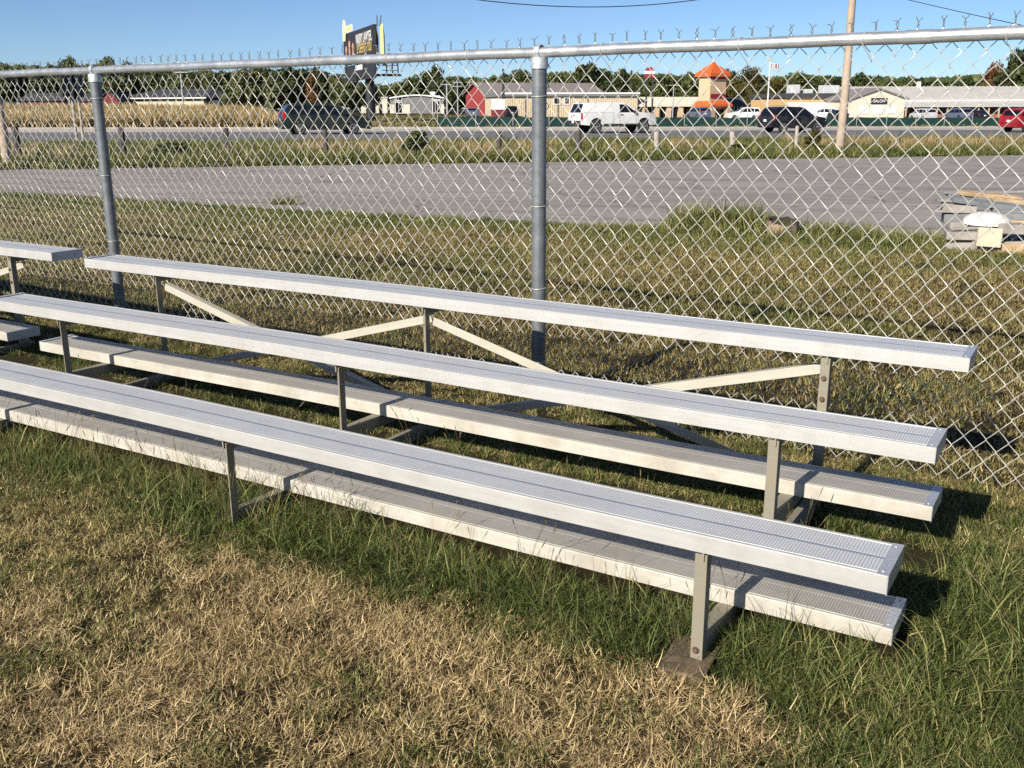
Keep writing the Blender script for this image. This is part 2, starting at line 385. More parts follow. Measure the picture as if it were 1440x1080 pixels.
def brace(xa, za, xb, zb, y, flip):
    a = Vector((xa, 0, za)); b_ = Vector((xb, 0, zb)); d = (b_ - a); Lb = d.length; mb = MB(); b, t = .038, .005
    mb.prism([(0, -b / 2), (t, -b / 2), (t, b / 2 - t), (b, b / 2 - t), (b, b / 2), (0, b / 2)] if not flip else [(0, -b / 2), (b, -b / 2), (b, -b / 2 + t), (t, -b / 2 + t), (t, b / 2), (0, b / 2)], 'x', 0, Lb)
    o = mb.build('cross_brace', M['brace'], bleach, bevel=.001); o.location = (xa, y, za); o.rotation_euler = (0, -math.atan2(d.z, d.x), 0)
zt3, zb3 = H[2] - PT - .075, .075
for i in (0, 1):
    xr, xl = FRX[i] - .02, FRX[i + 1] + .025
    brace(xl, zt3, xr, zb3, YS[2] + .062, i == 0); brace(xl, zb3, xr, zt3, YS[2] + .112, False)
bleach2 = copy_tree(bleach); yw = -.57
bleach2.location = (-2.760 + YS[2] * math.sin(yw), 5.902 - YS[2] * math.cos(yw), 0); bleach2.rotation_euler = (0, 0, yw)
bleach['label'] = 'long three row aluminium bleacher filling the foreground'
bleach2['label'] = 'second aluminium bleacher cut off by the left picture edge, further along the fence'
for o in (bleach, bleach2): o['group'] = 'aluminium bleachers along the fence'
# wooden footing under the nearest post
M['block'] = mat('weathered_block_wood', (.11, .082, .048), .9, 0, .6, 30, .9, 60)
mb = MB(); mb.box((0, 0, 0), (.13, .21, .045)); bk = mb.build('wood_block', M['block'], bevel=.004)
bk.location = b2w(-.500, .02, -.004); bk.rotation_euler = (R(-2), R(3), BYAW + .1); tag(bk, 'weathered wooden footing block under the nearest bleacher post', 'wood block')

# ==================================================================== CHAIN LINK FENCE
FX, FY, FYAW, FSP, RH = .1364, 4.929, -.6004, 3.557, 1.7587
fence = thing('chain_link_fence', 'tall galvanised chain link fence with twisted barbs behind the bleachers', 'fence', (FX, FY, 0), FYAW)
# local x to the right, local y away from the viewer
def gl(x, y): 
    return terrain(FX + x * math.cos(FYAW) - y * math.sin(FYAW), FY + x * math.sin(FYAW) + y * math.cos(FYAW))
PR, RR = .036, .0245
for k, x in enumerate((0, -FSP, -2 * FSP, FSP)):
    mb = MB(); mb.lathe([(PR, -.15), (PR, RH - .055)], n=28); p = mb.build('post', M['galv_post'], fence, True); p.location = (x, 0, 0)
    mb = MB(); mb.lathe([(PR + .001, -.075), (PR + .006, -.075), (PR + .006, -.030), (PR + .003, -.024), (.012, -.022)], n=28)
    pc = mb.build('post_cap', M['galv_cap'], fence, True); pc.location = (x, 0, RH)
    mb = MB(); n = 22; ring = []                           # the loop that carries the rail
    for q in range(n + 1):
        a = math.pi * 2 * q / n
        for rr in (RR + .0015, RR + .0065):
            for yy in (-.013, .013): ring.append(mb.vert((yy, rr * math.cos(a), rr * math.sin(a) * 1.08)))
    for q in range(n):
        i = q * 4; j = i + 4
        for a, b in ((0, 1), (3, 2), (2, 0), (1, 3)): mb.face((i + a, i + b, j + b, j + a))
    lp = mb.build('rail_loop', M['galv_cap'], pc, True); lp.location = (0, 0, .002)
def rail(x0, x1):
    mb = MB(); n = max(2, int((x1 - x0) / .25)); pts = [(x0 + (x1 - x0) * q / n, 0, .0015 * math.sin(q * 1.7)) for q in range(n + 1)]
    mb.tube(pts, RR, 20); mb.build('top_rail', M['galv_rail'], fence, True).location = (0, 0, RH)
rail(-8.2, 1.72); rail(1.722, 4.9)
mb = MB(); mb.tube([(1.66, 0, 0), (1.668, 0, 0), (1.76, 0, 0), (1.768, 0, 0)], [RR + .0003, RR + .0022, RR + .0022, RR + .0003], 20); mb.build('rail_sleeve', M['galv_rail'], fence, True).location = (0, 0, RH)
DW, HS, WR = .0835, .0465, .00175
NZ = int(RH / HS) + 1
ZT = RH + RR + .007
def wire_mesh(kind, seed=0):
    """one zig-zag picket of the fabric: '/' legs lie at the back, '\\' legs at the front, hooked at every turn, twisted barb on top"""
    gw = random.Random(seed); mb = MB(); pts = []; hw = DW / 2; z = ZT - NZ * HS - (HS if kind else 0); side = 0
    zz = [ZT - q * HS for q in range(NZ + 1)][::-1]
    n = len(zz)
    for q in range(n):
        right = ((n - 1 - q) % 2 == 0) if kind == 0 else ((n - 1 - q) % 2 == 1)   # kind 0 ends on its right side, kind 1 on its left
        x = hw + WR * .9 if right else -WR * .9
        pts.append((x, 0, zz[q]))
        if q < n - 1:
            x2 = -WR * .9 if right else hw + WR * .9; yy = .0032 if right else -.0032
            for f in (.13, .5, .87): pts.append((x + (x2 - x) * f + gw.gauss(0, .0009), yy + gw.gauss(0, .0006), zz[q] + HS * f + gw.gauss(0, .0006)))
    xc = hw if kind == 0 else 0.; ph = 0 if kind == 0 else math.pi                # twist and barb
    for q in range(1, 8): a = q * 1.25 + ph; pts.append((xc + .0026 * math.cos(a), .0026 * math.sin(a), ZT + .0042 * q))
    s_ = -1 if kind == 0 else 1
    b1_, b2_, b3_ = gw.uniform(.002, .010), gw.uniform(.006, .020), gw.uniform(-.008, .008); pts.append((xc + s_ * b1_, b3_ * .5, ZT + .034)); pts.append((xc + s_ * b2_, b3_, ZT + gw.uniform(.036, .046)))
    nb = len(pts) - 9; mb.tube(pts[:nb], WR, 5); mb.mi = 1; mb.tube(pts[nb - 1:], WR, 5); return mb.mesh('wire', [M['wire'], M['barb']], True)
wires = [[wire_mesh(0, q) for q in range(8)], [wire_mesh(1, q + 50) for q in range(8)]]
x = -5.35; k = 0
while x < 2.45:
    o = obj('wire', random.choice(wires[k % 2]), fence, (x, RR + .006 + .004 * math.sin(x * 2.1), .004 * math.sin(x * 3.7)))
    o.rotation_euler = (random.uniform(-.004, .004), random.uniform(-.003, .003), random.uniform(-.02, .02))
    x += DW / 2; k += 1
def tie_on_rail(x):
    mb = MB(); pts = []; n = 16
    for q in range(n + 1):
        a = -math.pi * .5 + math.pi * 2 * .8 * q / n + .6; pts.append((.012 * q / n, -(RR + .0022) * math.cos(a), (RR + .0022) * math.sin(a)))
    pts = pts[::-1] + [(.02, -.012, -.040), (.036, .015, -.075), (.040, RR + .008, -.085)] if False else pts
    mb.tube(pts, .0020, 6); e = Vector(pts[0])
    mb.tube([(-.001, -RR - .001, -.004), (.006, -RR * .6, -.03), (.022, .012, -.062), (.030, RR + .004, -.082), (.026, RR + .010, -.086)], .0020, 6)
    mb.build('tie_wire', M['wire'], fence, True).location = (x, 0, RH)
for a in (4.67, 4.04, 3.31, 2.71, 2.17, 1.46, .95, .42, -.34, -1.0, -1.51, -2.02): tie_on_rail(-a)
for x, zs in ((0, (1.56, 1.04, .63, .25)), (-FSP, (1.58, 1.07, .62, .22))):
    for z in zs:
        mb = MB(); mb.tube([((PR + .002) * math.cos(a), (PR + .002) * math.sin(a) * 1.02, .004 * math.sin(a * 1.)) for a in np.linspace(0, 2 * math.pi, 25)], .0021, 6)
        mb.build('tie_wire', M['wire'], fence, True).location = (x, 0, z)

# ==================================================================== GRASS
def blades_mesh(name, m, n, radius, hlo, hhi, lean, curl, wlo, whi, seed, segs=3, flat=0., tint=(0, 1), droop=1.):
    """a clump of separate curved, tapering blades"""
    g = np.random.default_rng(seed); V = []; F = []; T = []
    for _ in range(n):
        a = g.uniform(0, 2 * math.pi); r = radius * math.sqrt(g.random()); bx, by = r * math.cos(a), r * math.sin(a)
        d = g.uniform(0, 2 * math.pi); hgt = g.uniform(hlo, hhi) * (1 - .3 * r / radius); wd = g.uniform(wlo, whi)
        ln = g.uniform(*lean); cu = g.uniform(*curl); tw = g.uniform(-1, 1); tt = g.uniform(*tint)
        dx, dy = math.cos(d), math.sin(d); sx, sy = -math.sin(d + tw), math.cos(d + tw)
        px, py, pz = bx, by, -.005 + flat * g.random(); base = len(V)
        th = ln
        for s in range(segs + 1):
            f = s / segs; ww = wd * (1 - f ** 1.6) * .5
            if s < segs: V += [(px - sx * ww, py - sy * ww, pz), (px + sx * ww, py + sy * ww, pz)]
            else: V.append((px, py, pz))
            T += [tt] * (2 if s < segs else 1)
            st = hgt / segs; px += dx * math.sin(th) * st; py += dy * math.sin(th) * st; pz += math.cos(th) * st; th += cu / segs
        for s in range(segs - 1): i = base + 2 * s; F.append((i, i + 1, i + 3, i + 2))
        i = base + 2 * (segs - 1); F.append((i, i + 1, i + 2))
    me = bpy.data.meshes.new(name); me.from_pydata(V, [], F); me.materials.append(m)
    at = me.attributes.new('tint', 'FLOAT', 'POINT'); at.data.foreach_set('value', np.array(T, np.float32)); return me

def scatter(name, protos, P, rot, scl, label, cat):
    """one 'stuff' object: clumps set out at the points P by geometry nodes"""
    cl = bpy.data.collections.new(name + '_clumps')
    for k, me in enumerate(protos): cl.objects.link(bpy.data.objects.new('%s_clump_%02d' % (name, k), me))
    P = np.asarray(P, np.float32); N = len(P); me = bpy.data.meshes.new(name); me.vertices.add(N); me.vertices.foreach_set('co', P.ravel())
    a = me.attributes.new('rot', 'FLOAT_VECTOR', 'POINT'); a.data.foreach_set('vector', np.asarray(rot, np.float32).ravel())
    a = me.attributes.new('scl', 'FLOAT', 'POINT'); a.data.foreach_set('value', np.asarray(scl, np.float32))
    a = me.attributes.new('pick', 'INT', 'POINT'); a.data.foreach_set('value', rng.integers(0, len(protos), N).astype(np.int32))
    o = obj(name, me); ng = bpy.data.node_groups.new(name, 'GeometryNodeTree')
    ng.interface.new_socket('Geometry', in_out='INPUT', socket_type='NodeSocketGeometry'); ng.interface.new_socket('Geometry', in_out='OUTPUT', socket_type='NodeSocketGeometry')
    n = ng.nodes.new; gi = n('NodeGroupInput'); go = n('NodeGroupOutput'); ip = n('GeometryNodeInstanceOnPoints'); ci = n('GeometryNodeCollectionInfo')
    ci.inputs[0].default_value = cl; ci.inputs[1].default_value = True; ci.inputs[2].default_value = True
    def na(nm, ty): x = n('GeometryNodeInputNamedAttribute'); x.data_type = ty; x.inputs[0].default_value = nm; return x.outputs[0]
    er = n('FunctionNodeEulerToRotation'); lk = ng.links.new
    lk(na('rot', 'FLOAT_VECTOR'), er.inputs[0]); lk(gi.outputs[0], ip.inputs['Points']); lk(ci.outputs[0], ip.inputs['Instance']); ip.inputs['Pick Instance'].default_value = True
    lk(na('pick', 'INT'), ip.inputs['Instance Index']); lk(er.outputs[0], ip.inputs['Rotation']); lk(na('scl', 'FLOAT'), ip.inputs['Scale']); lk(ip.outputs[0], go.inputs[0])
    md = o.modifiers.new('scatter', 'NODES'); md.node_group = ng
    return tag(o, label, cat, kind='stuff')

STRAW = [(.0, (.055, .034, .014)), (.3, (.25, .175, .080)), (.6, (.53, .395, .19)), (1., (.78, .61, .34))]
OLIVE = [(.0, (.028, .025, .008)), (.3, (.140, .120, .037)), (.6, (.345, .285, .108)), (1., (.74, .60, .31))]
GREEN = [(.0, (.010, .020, .004)), (.3, (.058, .086, .018)), (.58, (.125, .155, .040)), (.8, (.26, .25, .09)), (1., (.52, .43, .20))]
M['far_olive'] = leaf_mat('far_lawn_olive', [(.0, (.075, .068, .022)), (.4, (.165, .142, .05)), (.7, (.27, .225, .085)), (1., (.42, .34, .155))], .9, .25, .1); M['far_straw'] = leaf_mat('far_lawn_straw', [(.0, (.12, .085, .035)), (.5, (.29, .22, .10)), (1., (.46, .36, .18))], .9, .25, .1)
M['straw'] = leaf_mat('straw_blade', STRAW, 1.9, .3, .10); M['olive'] = leaf_mat('dry_green_blade', OLIVE, 1.6, .3, .12); M['green'] = leaf_mat('green_blade', GREEN, 1.5, .3, .18)
straw_c = [blades_mesh('straw', M['straw'], 54, .055, .022, .065, (.7, 1.62), (-1.4, 1.5), .0012, .0027, 100 + k, 4, .022, (.0, 1)) for k in range(10)]
olive_c = [blades_mesh('olive', M['olive'], 44, .040, .018, .050, (.1, 1.4), (.2, 2.4), .0012, .0028, 200 + k, 4, .012, (0, 1)) for k in range(10)]
green_c = [blades_mesh('green', M['green'], 36, .05, .035, .105, (.1, 1.1), (.3, 1.9), .0015, .0036, 300 + k, 4, .0, (0, .82)) for k in range(10)]
tall_c = [blades_mesh('tall', M['green'], 18, .09, .10, .36, (.1, 1.0), (.5, 2.2), .0026, .0064, 400 + k, 6, .0, (.0, .9)) for k in range(10)]

# where the lawn is straw, half dry or green
straw_spots = [(gz(560, 890), .36), (gz(840, 930), .45), (gz(330, 820), .26), (gz(440, 1020), .28), (gz(740, 1060), .3), (gz(950, 1040), .3), (gz(160, 1050), .25), (gz(640, 790), .2)]
green_spots = [(gz(1330, 900), .6), (gz(1180, 960), .3), (gz(400, 720), .32), (gz(690, 790), .40), (gz(860, 850), .22), (gz(1400, 1060), .35), (gz(120, 640), .25), (gz(900, 900), .15)]
def to_b(x, y):
    dx, dy = x - BX, y - BY; c, s = math.cos(BYAW), math.sin(BYAW); return dx * c + dy * s, -dx * s + dy * c
def masks(x, y):
    lx, ly = to_b(x, y)
    s = .02 + 1.1 * (vnoise(x, y, 1.9, 3) - .5) + 1.0 * (vnoise(x, y, 4.6, 4) - .5)
    for p, r in straw_spots: s = s + .58 * np.exp(-((x - p.x) ** 2 + (y - p.y) ** 2) / r ** 2)
    g = .0 + .8 * (vnoise(x, y, 1.3, 5) - .5) + .6 * (vnoise(x, y, 5, 6) - .5)
    for p, r in green_spots: g = g + .85 * np.exp(-((x - p.x) ** 2 + (y - p.y) ** 2) / r ** 2)
    ins = 1 / (1 + np.exp(-(ly + .07) / .07)) * 1 / (1 + np.exp((ly - 1.75) / .2)) * 1 / (1 + np.exp((lx - .75) / .15))
    g = g + .95 * ins; s = s - .8 * ins
    fy = (y - FY) * math.cos(FYAW) - (x - FX) * math.sin(FYAW)
    g = g + .18 * np.exp(-(fy / .22) ** 2)
    return s, g
def under_plank(x, y, pad=.0):
    lx, ly = to_b(x, y); r = np.zeros(len(x), bool)
    for q, yy in enumerate(FYS): r |= (ly > yy - .012 - pad) & (ly < yy + PW + .02 + pad) & (lx < .03) & (lx > -L - .05)
    c, s = math.cos(yw), math.sin(yw); dx, dy = x - bleach2.location.x, y - bleach2.location.y; lx, ly = dx * c + dy * s, -dx * s + dy * c
    for yy in FYS: r |= (ly > yy - .02) & (ly < yy + PW + .02) & (lx < .03)
    lx, ly = to_b(x, y); r |= (abs(lx + .50) < .065) & (abs(ly + .0) < .10)
    return r
def frustum(n, y0, y1, side=.62, extra=.4):
    Y = np.sqrt(rng.uniform(y0 ** 2, y1 ** 2, n)); X = rng.uniform(-1, 1, n) * (Y * side + extra); return X, Y
def lot_near(x):
    return np.interp(x, [p[0] for p in near], [p[1] for p in near])
def ter(X, Y):
    t = np.clip((np.hypot(X, Y) - 5) / 5.5, 0, 1); return t * t * (3 - 2 * t) * (.05 - .0095 * np.clip(X, -60, 60))
def lay(name, protos, X, Y, s0, s1, label, cat, tiltv=.12, z=0.):
    Z = ter(X, Y) + z; N = len(X); rot = np.stack([rng.normal(0, tiltv, N), rng.normal(0, tiltv, N), rng.uniform(0, 6.283, N)], 1)
    return scatter(name, protos, np.stack([X, Y, Z], 1), rot, rng.uniform(s0, s1, N), label, cat)
# foreground, between the viewer and the fence
Xa, Ya = frustum(11500, 1.5, 4.4); Xb, Yb_ = frustum(15000, 4.4, 8.6); X, Y = np.concatenate([Xa, Xb]), np.concatenate([Ya, Yb_]); k = (Y - FY) * math.cos(FYAW) - (X - FX) * math.sin(FYAW) < .06; X, Y = X[k], Y[k]; s, g = masks(X, Y); up = under_plank(X, Y); r1 = rng.random(len(X))
is_g = (g + 1.0 * (r1 - .5) > .72) & ~up; is_s = ~is_g & (s + .9 * (rng.random(len(X)) - .5) > .62) & ~up; is_o = ~is_g & ~is_s & ~up
lay('straw_grass', straw_c, X[is_s], Y[is_s], .7, 1.2, 'flattened straw coloured dead grass in front of the bleacher', 'grass')
lay('dry_grass', olive_c, X[is_o], Y[is_o], .7, 1.2, 'short half dry olive grass of the foreground lawn', 'grass')
thin = is_g | ((rng.random(len(X)) < .07) & is_o)
lay('green_grass', green_c, X[thin], Y[thin], .7, 1.25, 'short green grass around the bleacher feet', 'grass')
k2 = (rng.random(len(X)) < .4) & (is_o | is_g)
lay('thatch', straw_c, X[k2], Y[k2], .5, .8, 'dead straw thatch between the green blades of the lawn', 'grass', z=-.01)
# long tufts along the planks, at the end of the rows and under the fence
TX, TY, TS = [], [], []
def tufts(n, lx0, lx1, ly0, ly1, s0, s1):
    for _ in range(n):
        p = b2w(random.uniform(lx0, lx1), random.uniform(ly0, ly1)); TX.append(p.x); TY.append(p.y); TS.append(random.uniform(s0, s1))
tufts(110, -4.7, .1, .06, .28, .35, .75); tufts(18, -4.6, -2.2, -.15, .05, .35, .6); tufts(55, -2.7, -.6, -.10, .12, .4, .8); tufts(40, -.4, .1, .0, .25, .45, .8)
tufts(45, -2.75, -1.7, -.03, .28, .5, .95); tufts(16, -.62, -.42, -.02, .25, .3, .5); tufts(200, -4.6, .1, .52, .88, .45, .95); tufts(60, -4.6, .1, 1.15, 1.5, .4, .7)
tufts(150, .06, .85, -.25, 1.0, .5, 1.05); tufts(60, -.3, .9, -.75, -.25, .4, .8); tufts(50, .3, 1.5, .6, 1.7, .4, .8)
for _ in range(150):
    fxp = random.uniform(-5, 2.4); q = Vector((FX + fxp * math.cos(FYAW), FY + fxp * math.sin(FYAW))); TX.append(q.x + random.gauss(0, .06)); TY.append(q.y + random.gauss(0, .06)); TS.append(random.uniform(.3, .65))
TX, TY, TS = np.array(TX), np.array(TY), np.array(TS); ok = ~under_plank(TX, TY); TX, TY, TS = TX[ok], TY[ok], TS[ok]
N = len(TX); scatter('long_grass', tall_c, np.stack([TX, TY, ter(TX, TY)], 1), np.stack([rng.normal(0, .15, N), rng.normal(0, .15, N), rng.uniform(0, 6.28, N)], 1), TS, 'long arching green grass tufts along the foot planks', 'grass')
broad_c = [blades_mesh('broad', M['green'], 9, .03, .025, .07, (.7, 1.35), (.2, 1.0), .008, .018, 900 + k, 4, .0, (.1, .6)) for k in range(5)]
X, Y = frustum(420, 1.6, 5.2); k = ~under_plank(X, Y) & (vnoise(X, Y, 1.4, 51) > .45); lay('broadleaf_weeds', broad_c, X[k], Y[k], .6, 1.15, 'small broadleaf weeds dotted through the foreground lawn', 'weeds')
# thin seed stalks standing up against the front planks
M['stalk'] = leaf_mat('seed_stalk', [(.0, (.05, .045, .02)), (.5, (.13, .10, .045)), (1., (.34, .26, .13))], 2, .3, .15)
def stalk_mesh(seed):
    g = np.random.default_rng(seed); V = []; F = []; T = []; mb = MB()
    for _ in range(4):
        a = g.uniform(0, 6.28); h = g.uniform(.22, .42); ln = g.uniform(.05, .4); p = [(.02 * math.cos(a), .02 * math.sin(a), 0)]
        for q in range(1, 6): f = q / 5; p.append((.02 * math.cos(a) + math.cos(a) * h * ln * f * f, .02 * math.sin(a) + math.sin(a) * h * ln * f * f, h * f))
        mb.tube(p, [.0011, .0010, .0009, .0008, .0008, .0006], 3)
        e = Vector(p[-1]); d = (e - Vector(p[-2])).normalized(); mb.tube([e - d * .035, e - d * .02, e, e + d * .012], [.0008, .0026, .0022, .0004], 4)
    me = bpy.data.meshes.new('stalk'); me.from_pydata(mb.v, [], mb.f); me.materials.append(M['stalk'])
    at = me.attributes.new('tint', 'FLOAT', 'POINT'); at.data.foreach_set('value', g.random(len(mb.v)).astype(np.float32) * .3 + g.random() * .6); return me
stalk_c = [stalk_mesh(500 + k) for k in range(6)]
SX, SY = [], []
for n, a, b, c, d in ((40, -4.4, -2.2, -.03, .22), (20, -2.4, -.4, .0, .24), (26, -4.2, -.3, .55, .86), (10, .05, .7, -.2, .9), (8, -3.5, -.5, 1.2, 1.5)):
    for _ in range(n): p = b2w(random.uniform(a, b), random.uniform(c, d)); SX.append(p.x); SY.append(p.y)
for _ in range(26): fxp = random.uniform(-5, 2.4); SX.append(FX + fxp * math.cos(FYAW) + random.gauss(0, .08)); SY.append(FY + fxp * math.sin(FYAW) + random.gauss(0, .08))
SX, SY = np.array(SX), np.array(SY); lay('seed_stalks', stalk_c, SX, SY, .45, .78, 'thin dry seed stalks standing beside the foot planks', 'grass')
# lawn between the fence and the car park: coarser blades further away
olive_f = [blades_mesh('olive_far', M['far_olive'], 70, .16, .025, .065, (.1, 1.2), (.1, 1.4), .003, .006, 600 + k, 2, .01, (0, 1)) for k in range(6)]
straw_f = [blades_mesh('straw_far', M['far_straw'], 70, .16, .03, .075, (.6, 1.4), (-.3, 1), .003, .006, 620 + k, 2, .02, (0, .8)) for k in range(6)]
green_f = [blades_mesh('green_far', M['green'], 56, .15, .03, .085, (.05, .9), (.2, 1.4), .003, .007, 640 + k, 2, .0, (0, .9)) for k in range(6)]
X, Y = frustum(30000, 2.6, 21); fy = (Y - FY) * math.cos(FYAW) - (X - FX) * math.sin(FYAW); ln = lot_near(X); k = (Y < ln + .05) & (fy > .05); X, Y, ln = X[k], Y[k], ln[k]
edge = np.exp(-((ln - Y) / 1.3) ** 2)
gm = .12 + .45 * (vnoise(X, Y, .55, 11) - .5) + .4 * (vnoise(X, Y, 2.1, 12) - .5) + .75 * edge; sm = .34 + .5 * (vnoise(X, Y, .7, 13) - .5) + .4 * (vnoise(X, Y, 2.6, 14) - .5) - .5 * edge
r = rng.random(len(X)); a = gm + .8 * (r - .5) > .46; b = ~a & (sm + .8 * (rng.random(len(X)) - .5) > .5); c = ~a & ~b
lay('far_green_grass', green_f, X[a], Y[a], .8, 1.4, 'green grass along the edge of the parking lot', 'grass')
lay('far_straw_grass', straw_f, X[b], Y[b], .7, 1.1, 'straw brown patches of the lawn beyond the fence', 'grass')
lay('far_dry_grass', olive_f, X[c], Y[c], .8, 1.3, 'short olive lawn beyond the chain link fence', 'grass')
# taller weeds on the lot edge
tall_f = [blades_mesh('weed', M['green'], 70, .16, .12, .42, (.05, .7), (.2, 1.3), .006, .013, 660 + k, 4, .0, (.1, 1.)) for k in range(6)]
WX, WY, WS = [], [], []
for n, x0, x1, dy0, dy1, s0, s1 in ((120, 1.9, 4.8, -.8, .1, .45, .9), (80, 2.1, 3.05, -.35, .2, .8, 1.5), (20, 3.5, 4.1, -.35, .1, .6, 1.0), (12, 3.0, 3.6, -.85, -.6, .3, .5), (60, -9, 2, -.25, .06, .25, .5), (30, 4.2, 6.6, -.8, .3, .4, .75)):
    for _ in range(n): x = random.uniform(x0, x1); WX.append(x); WY.append(float(lot_near(x)) + random.uniform(dy0, dy1)); WS.append(random.uniform(s0, s1))
for q in range(7): p = gz(402 + 4 * q - 12, 296); WX.append(p.x); WY.append(p.y); WS.append(random.uniform(.5, .9))
WX, WY, WS = np.array(WX), np.array(WY), np.array(WS); N = len(WX)
scatter('edge_weeds', tall_f, np.stack([WX, WY, ter(WX, WY)], 1), np.stack([rng.normal(0, .12, N), rng.normal(0, .12, N), rng.uniform(0, 6.28, N)], 1), WS, 'tall green weeds growing on the near edge of the parking lot', 'weeds')
# rough strip between the car park and the highway
REED = [(.0, (.14, .09, .04)), (.4, (.30, .21, .095)), (.75, (.46, .35, .18)), (1., (.55, .44, .25))]
M['reed'] = leaf_mat('dead_tall_grass', REED, .5, .3, .25); M['verge'] = leaf_mat('verge_grass', [(.0, (.035, .052, .014)), (.4, (.10, .125, .032)), (.8, (.20, .205, .065)), (1., (.36, .30, .12))], .35, .4, .3)
reed_c = [blades_mesh('reed', M['reed'], 60, .35, .3, .8, (.05, .5), (.1, 1.2), .015, .03, 700 + k, 3, 0, (0, 1)) for k in range(5)]
verge_c = [blades_mesh('verge', M['verge'], 70, .45, .15, .45, (.05, .8), (.1, 1.2), .02, .04, 720 + k, 2, 0, (0, 1)) for k in range(5)]
n = 11000; u = rng.uniform(-24, 40, n); v = rng.uniform(26.05, 39.5, n); X = u * RU.x + v * RV.x; Y = u * RU.y + v * RV.y
lay('verge_grass', verge_c, X, Y, .6, 1.2, 'green rough grass strip between parking lot and highway', 'grass')
n = 2000; u = rng.uniform(-24, 40, n); v = rng.normal(31.0, 2.2, n); k = (vnoise(u, v * .6, .33, 21) + .35 * rng.random(n) + .004 * u > .78) & (v > 27) & (v < 38.5); u, v = u[k], v[k]
lay('dead_grass_clumps', reed_c, u * RU.x + v * RV.x, u * RU.y + v * RV.y, .55, 1.05, 'tan dead tall grass clumps in the strip beside the highway', 'grass')

# ==================================================================== BACKGROUND MATERIALS
M['cream'] = mat('cream_metal_siding', (.54, .455, .31), .6, 0, .08, 2); M['white_wall'] = mat('white_painted_wall', (.56, .52, .42), .7, 0, .08, 2)
M['stucco'] = mat('tan_stucco', (.50, .355, .225), .85, 0, .1, 3); M['orange'] = mat('orange_roof_metal', (.55, .105, .022), .5, 0, .12, 2); M['maroon'] = mat('maroon_sign_board', (.22, .012, .02), .6, 0, .2, 3)
M['red_wall'] = mat('red_barn_paint', (.27, .036, .036), .7, 0, .15, 2); M['dark_red'] = mat('dark_red_paint', (.16, .022, .025), .8, 0, .2, 2)
M['brown_roof'] = mat('brown_grey_roof', (.20, .175, .17), .8, 0, .15, 1.5); M['grey_roof'] = mat('light_grey_metal_roof', (.47, .46, .43), .55, .1, .1, .6); M['dark_roof'] = mat('dark_slate_roof', (.055, .058, .065), .9, 0, .2, 2, spec=.1)
M['grey_wall'] = mat('grey_siding', (.16, .16, .165), .7, 0, .1, 3); M['glass'] = mat('dark_window_glass', (.006, .008, .012), .12, 0, .2, 5, spec=.4); M['white_trim'] = mat('white_trim', (.78, .78, .76), .5, 0, .05, 5)
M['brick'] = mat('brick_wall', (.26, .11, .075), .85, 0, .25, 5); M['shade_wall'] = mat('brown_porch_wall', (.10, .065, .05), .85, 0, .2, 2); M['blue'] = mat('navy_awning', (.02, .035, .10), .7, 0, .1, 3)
M['tan_wall'] = mat('ochre_wall', (.50, .33, .15), .8, 0, .1, 3); M['green_screen'] = mat('dark_green_windscreen', (.008, .045, .038), .75, 0, .25, 1.5); M['black_metal'] = mat('black_painted_steel', (.02, .022, .026), .5, .2, .2, 4)
M['pole_wood'] = mat('utility_pole_wood', (.36, .29, .22), .9, 0, .25, 1.5, .4, 20); M['old_wood'] = mat('weathered_grey_wood', (.33, .29, .25), .9, 0, .3, 5, .5, 40); M['dark_post'] = mat('dark_treated_wood', (.06, .055, .05), .9, 0, .35, 6, .4, 40)
M['hvac'] = mat('rooftop_unit_metal', (.62, .63, .63), .5, .3, .1, 3); M['steel'] = mat('grey_steel_pole', (.38, .39, .40), .5, .5, .15, 3); M['cable'] = mat('black_cable', (.02, .02, .022), .6)
M['rubber'] = mat('tyre_rubber', (.018, .018, .018), .9, 0, .2, 10); M['chrome'] = mat('alloy_rim', (.62, .63, .64), .3, .8, .15, 8); M['plastic'] = mat('black_trim_plastic', (.02, .02, .022), .6); M['lamp_red'] = mat('red_lamp_lens', (.38, .01, .012), .2, 0, .2, 8)
M['lamp_clear'] = mat('clear_lamp_lens', (.7, .72, .74), .15, .2, .1, 8); M['plate'] = mat('licence_plate', (.7, .7, .66), .5)
def paint(name, c, rough=.22):
    t = NT(name); t.b.inputs['Base Color'].default_value = (*c, 1); t.b.inputs['Specular IOR Level'].default_value = .25; t.b.inputs['Coat Weight'].default_value = .12; t.b.inputs['Coat Roughness'].default_value = .06
    t.l(t.ramp(t.noise(3, 4, .6), [(.3, (rough,) * 3), (.7, (rough + .15,) * 3)]), t.b.inputs['Roughness'])
    t.l(t.mix(t.ramp(t.noise(1.3, 6, .7), [(.45, (0, 0, 0)), (.8, (.25,) * 3)]), c, (.2, .18, .15)), t.b.inputs['Base Color']); return t.m
M['van_paint'] = paint('dark_green_grey_paint', (.009, .016, .016)); M['white_paint'] = paint('white_vehicle_paint', (.60, .61, .62), .3); M['black_paint'] = paint('black_vehicle_paint', (.008, .009, .016)); M['red_paint'] = paint('red_vehicle_paint', (.22, .008, .016)); M['blue_paint'] = paint('blue_grey_vehicle_paint', (.08, .10, .16)); M['silver_paint'] = paint('silver_vehicle_paint', (.42, .43, .45))

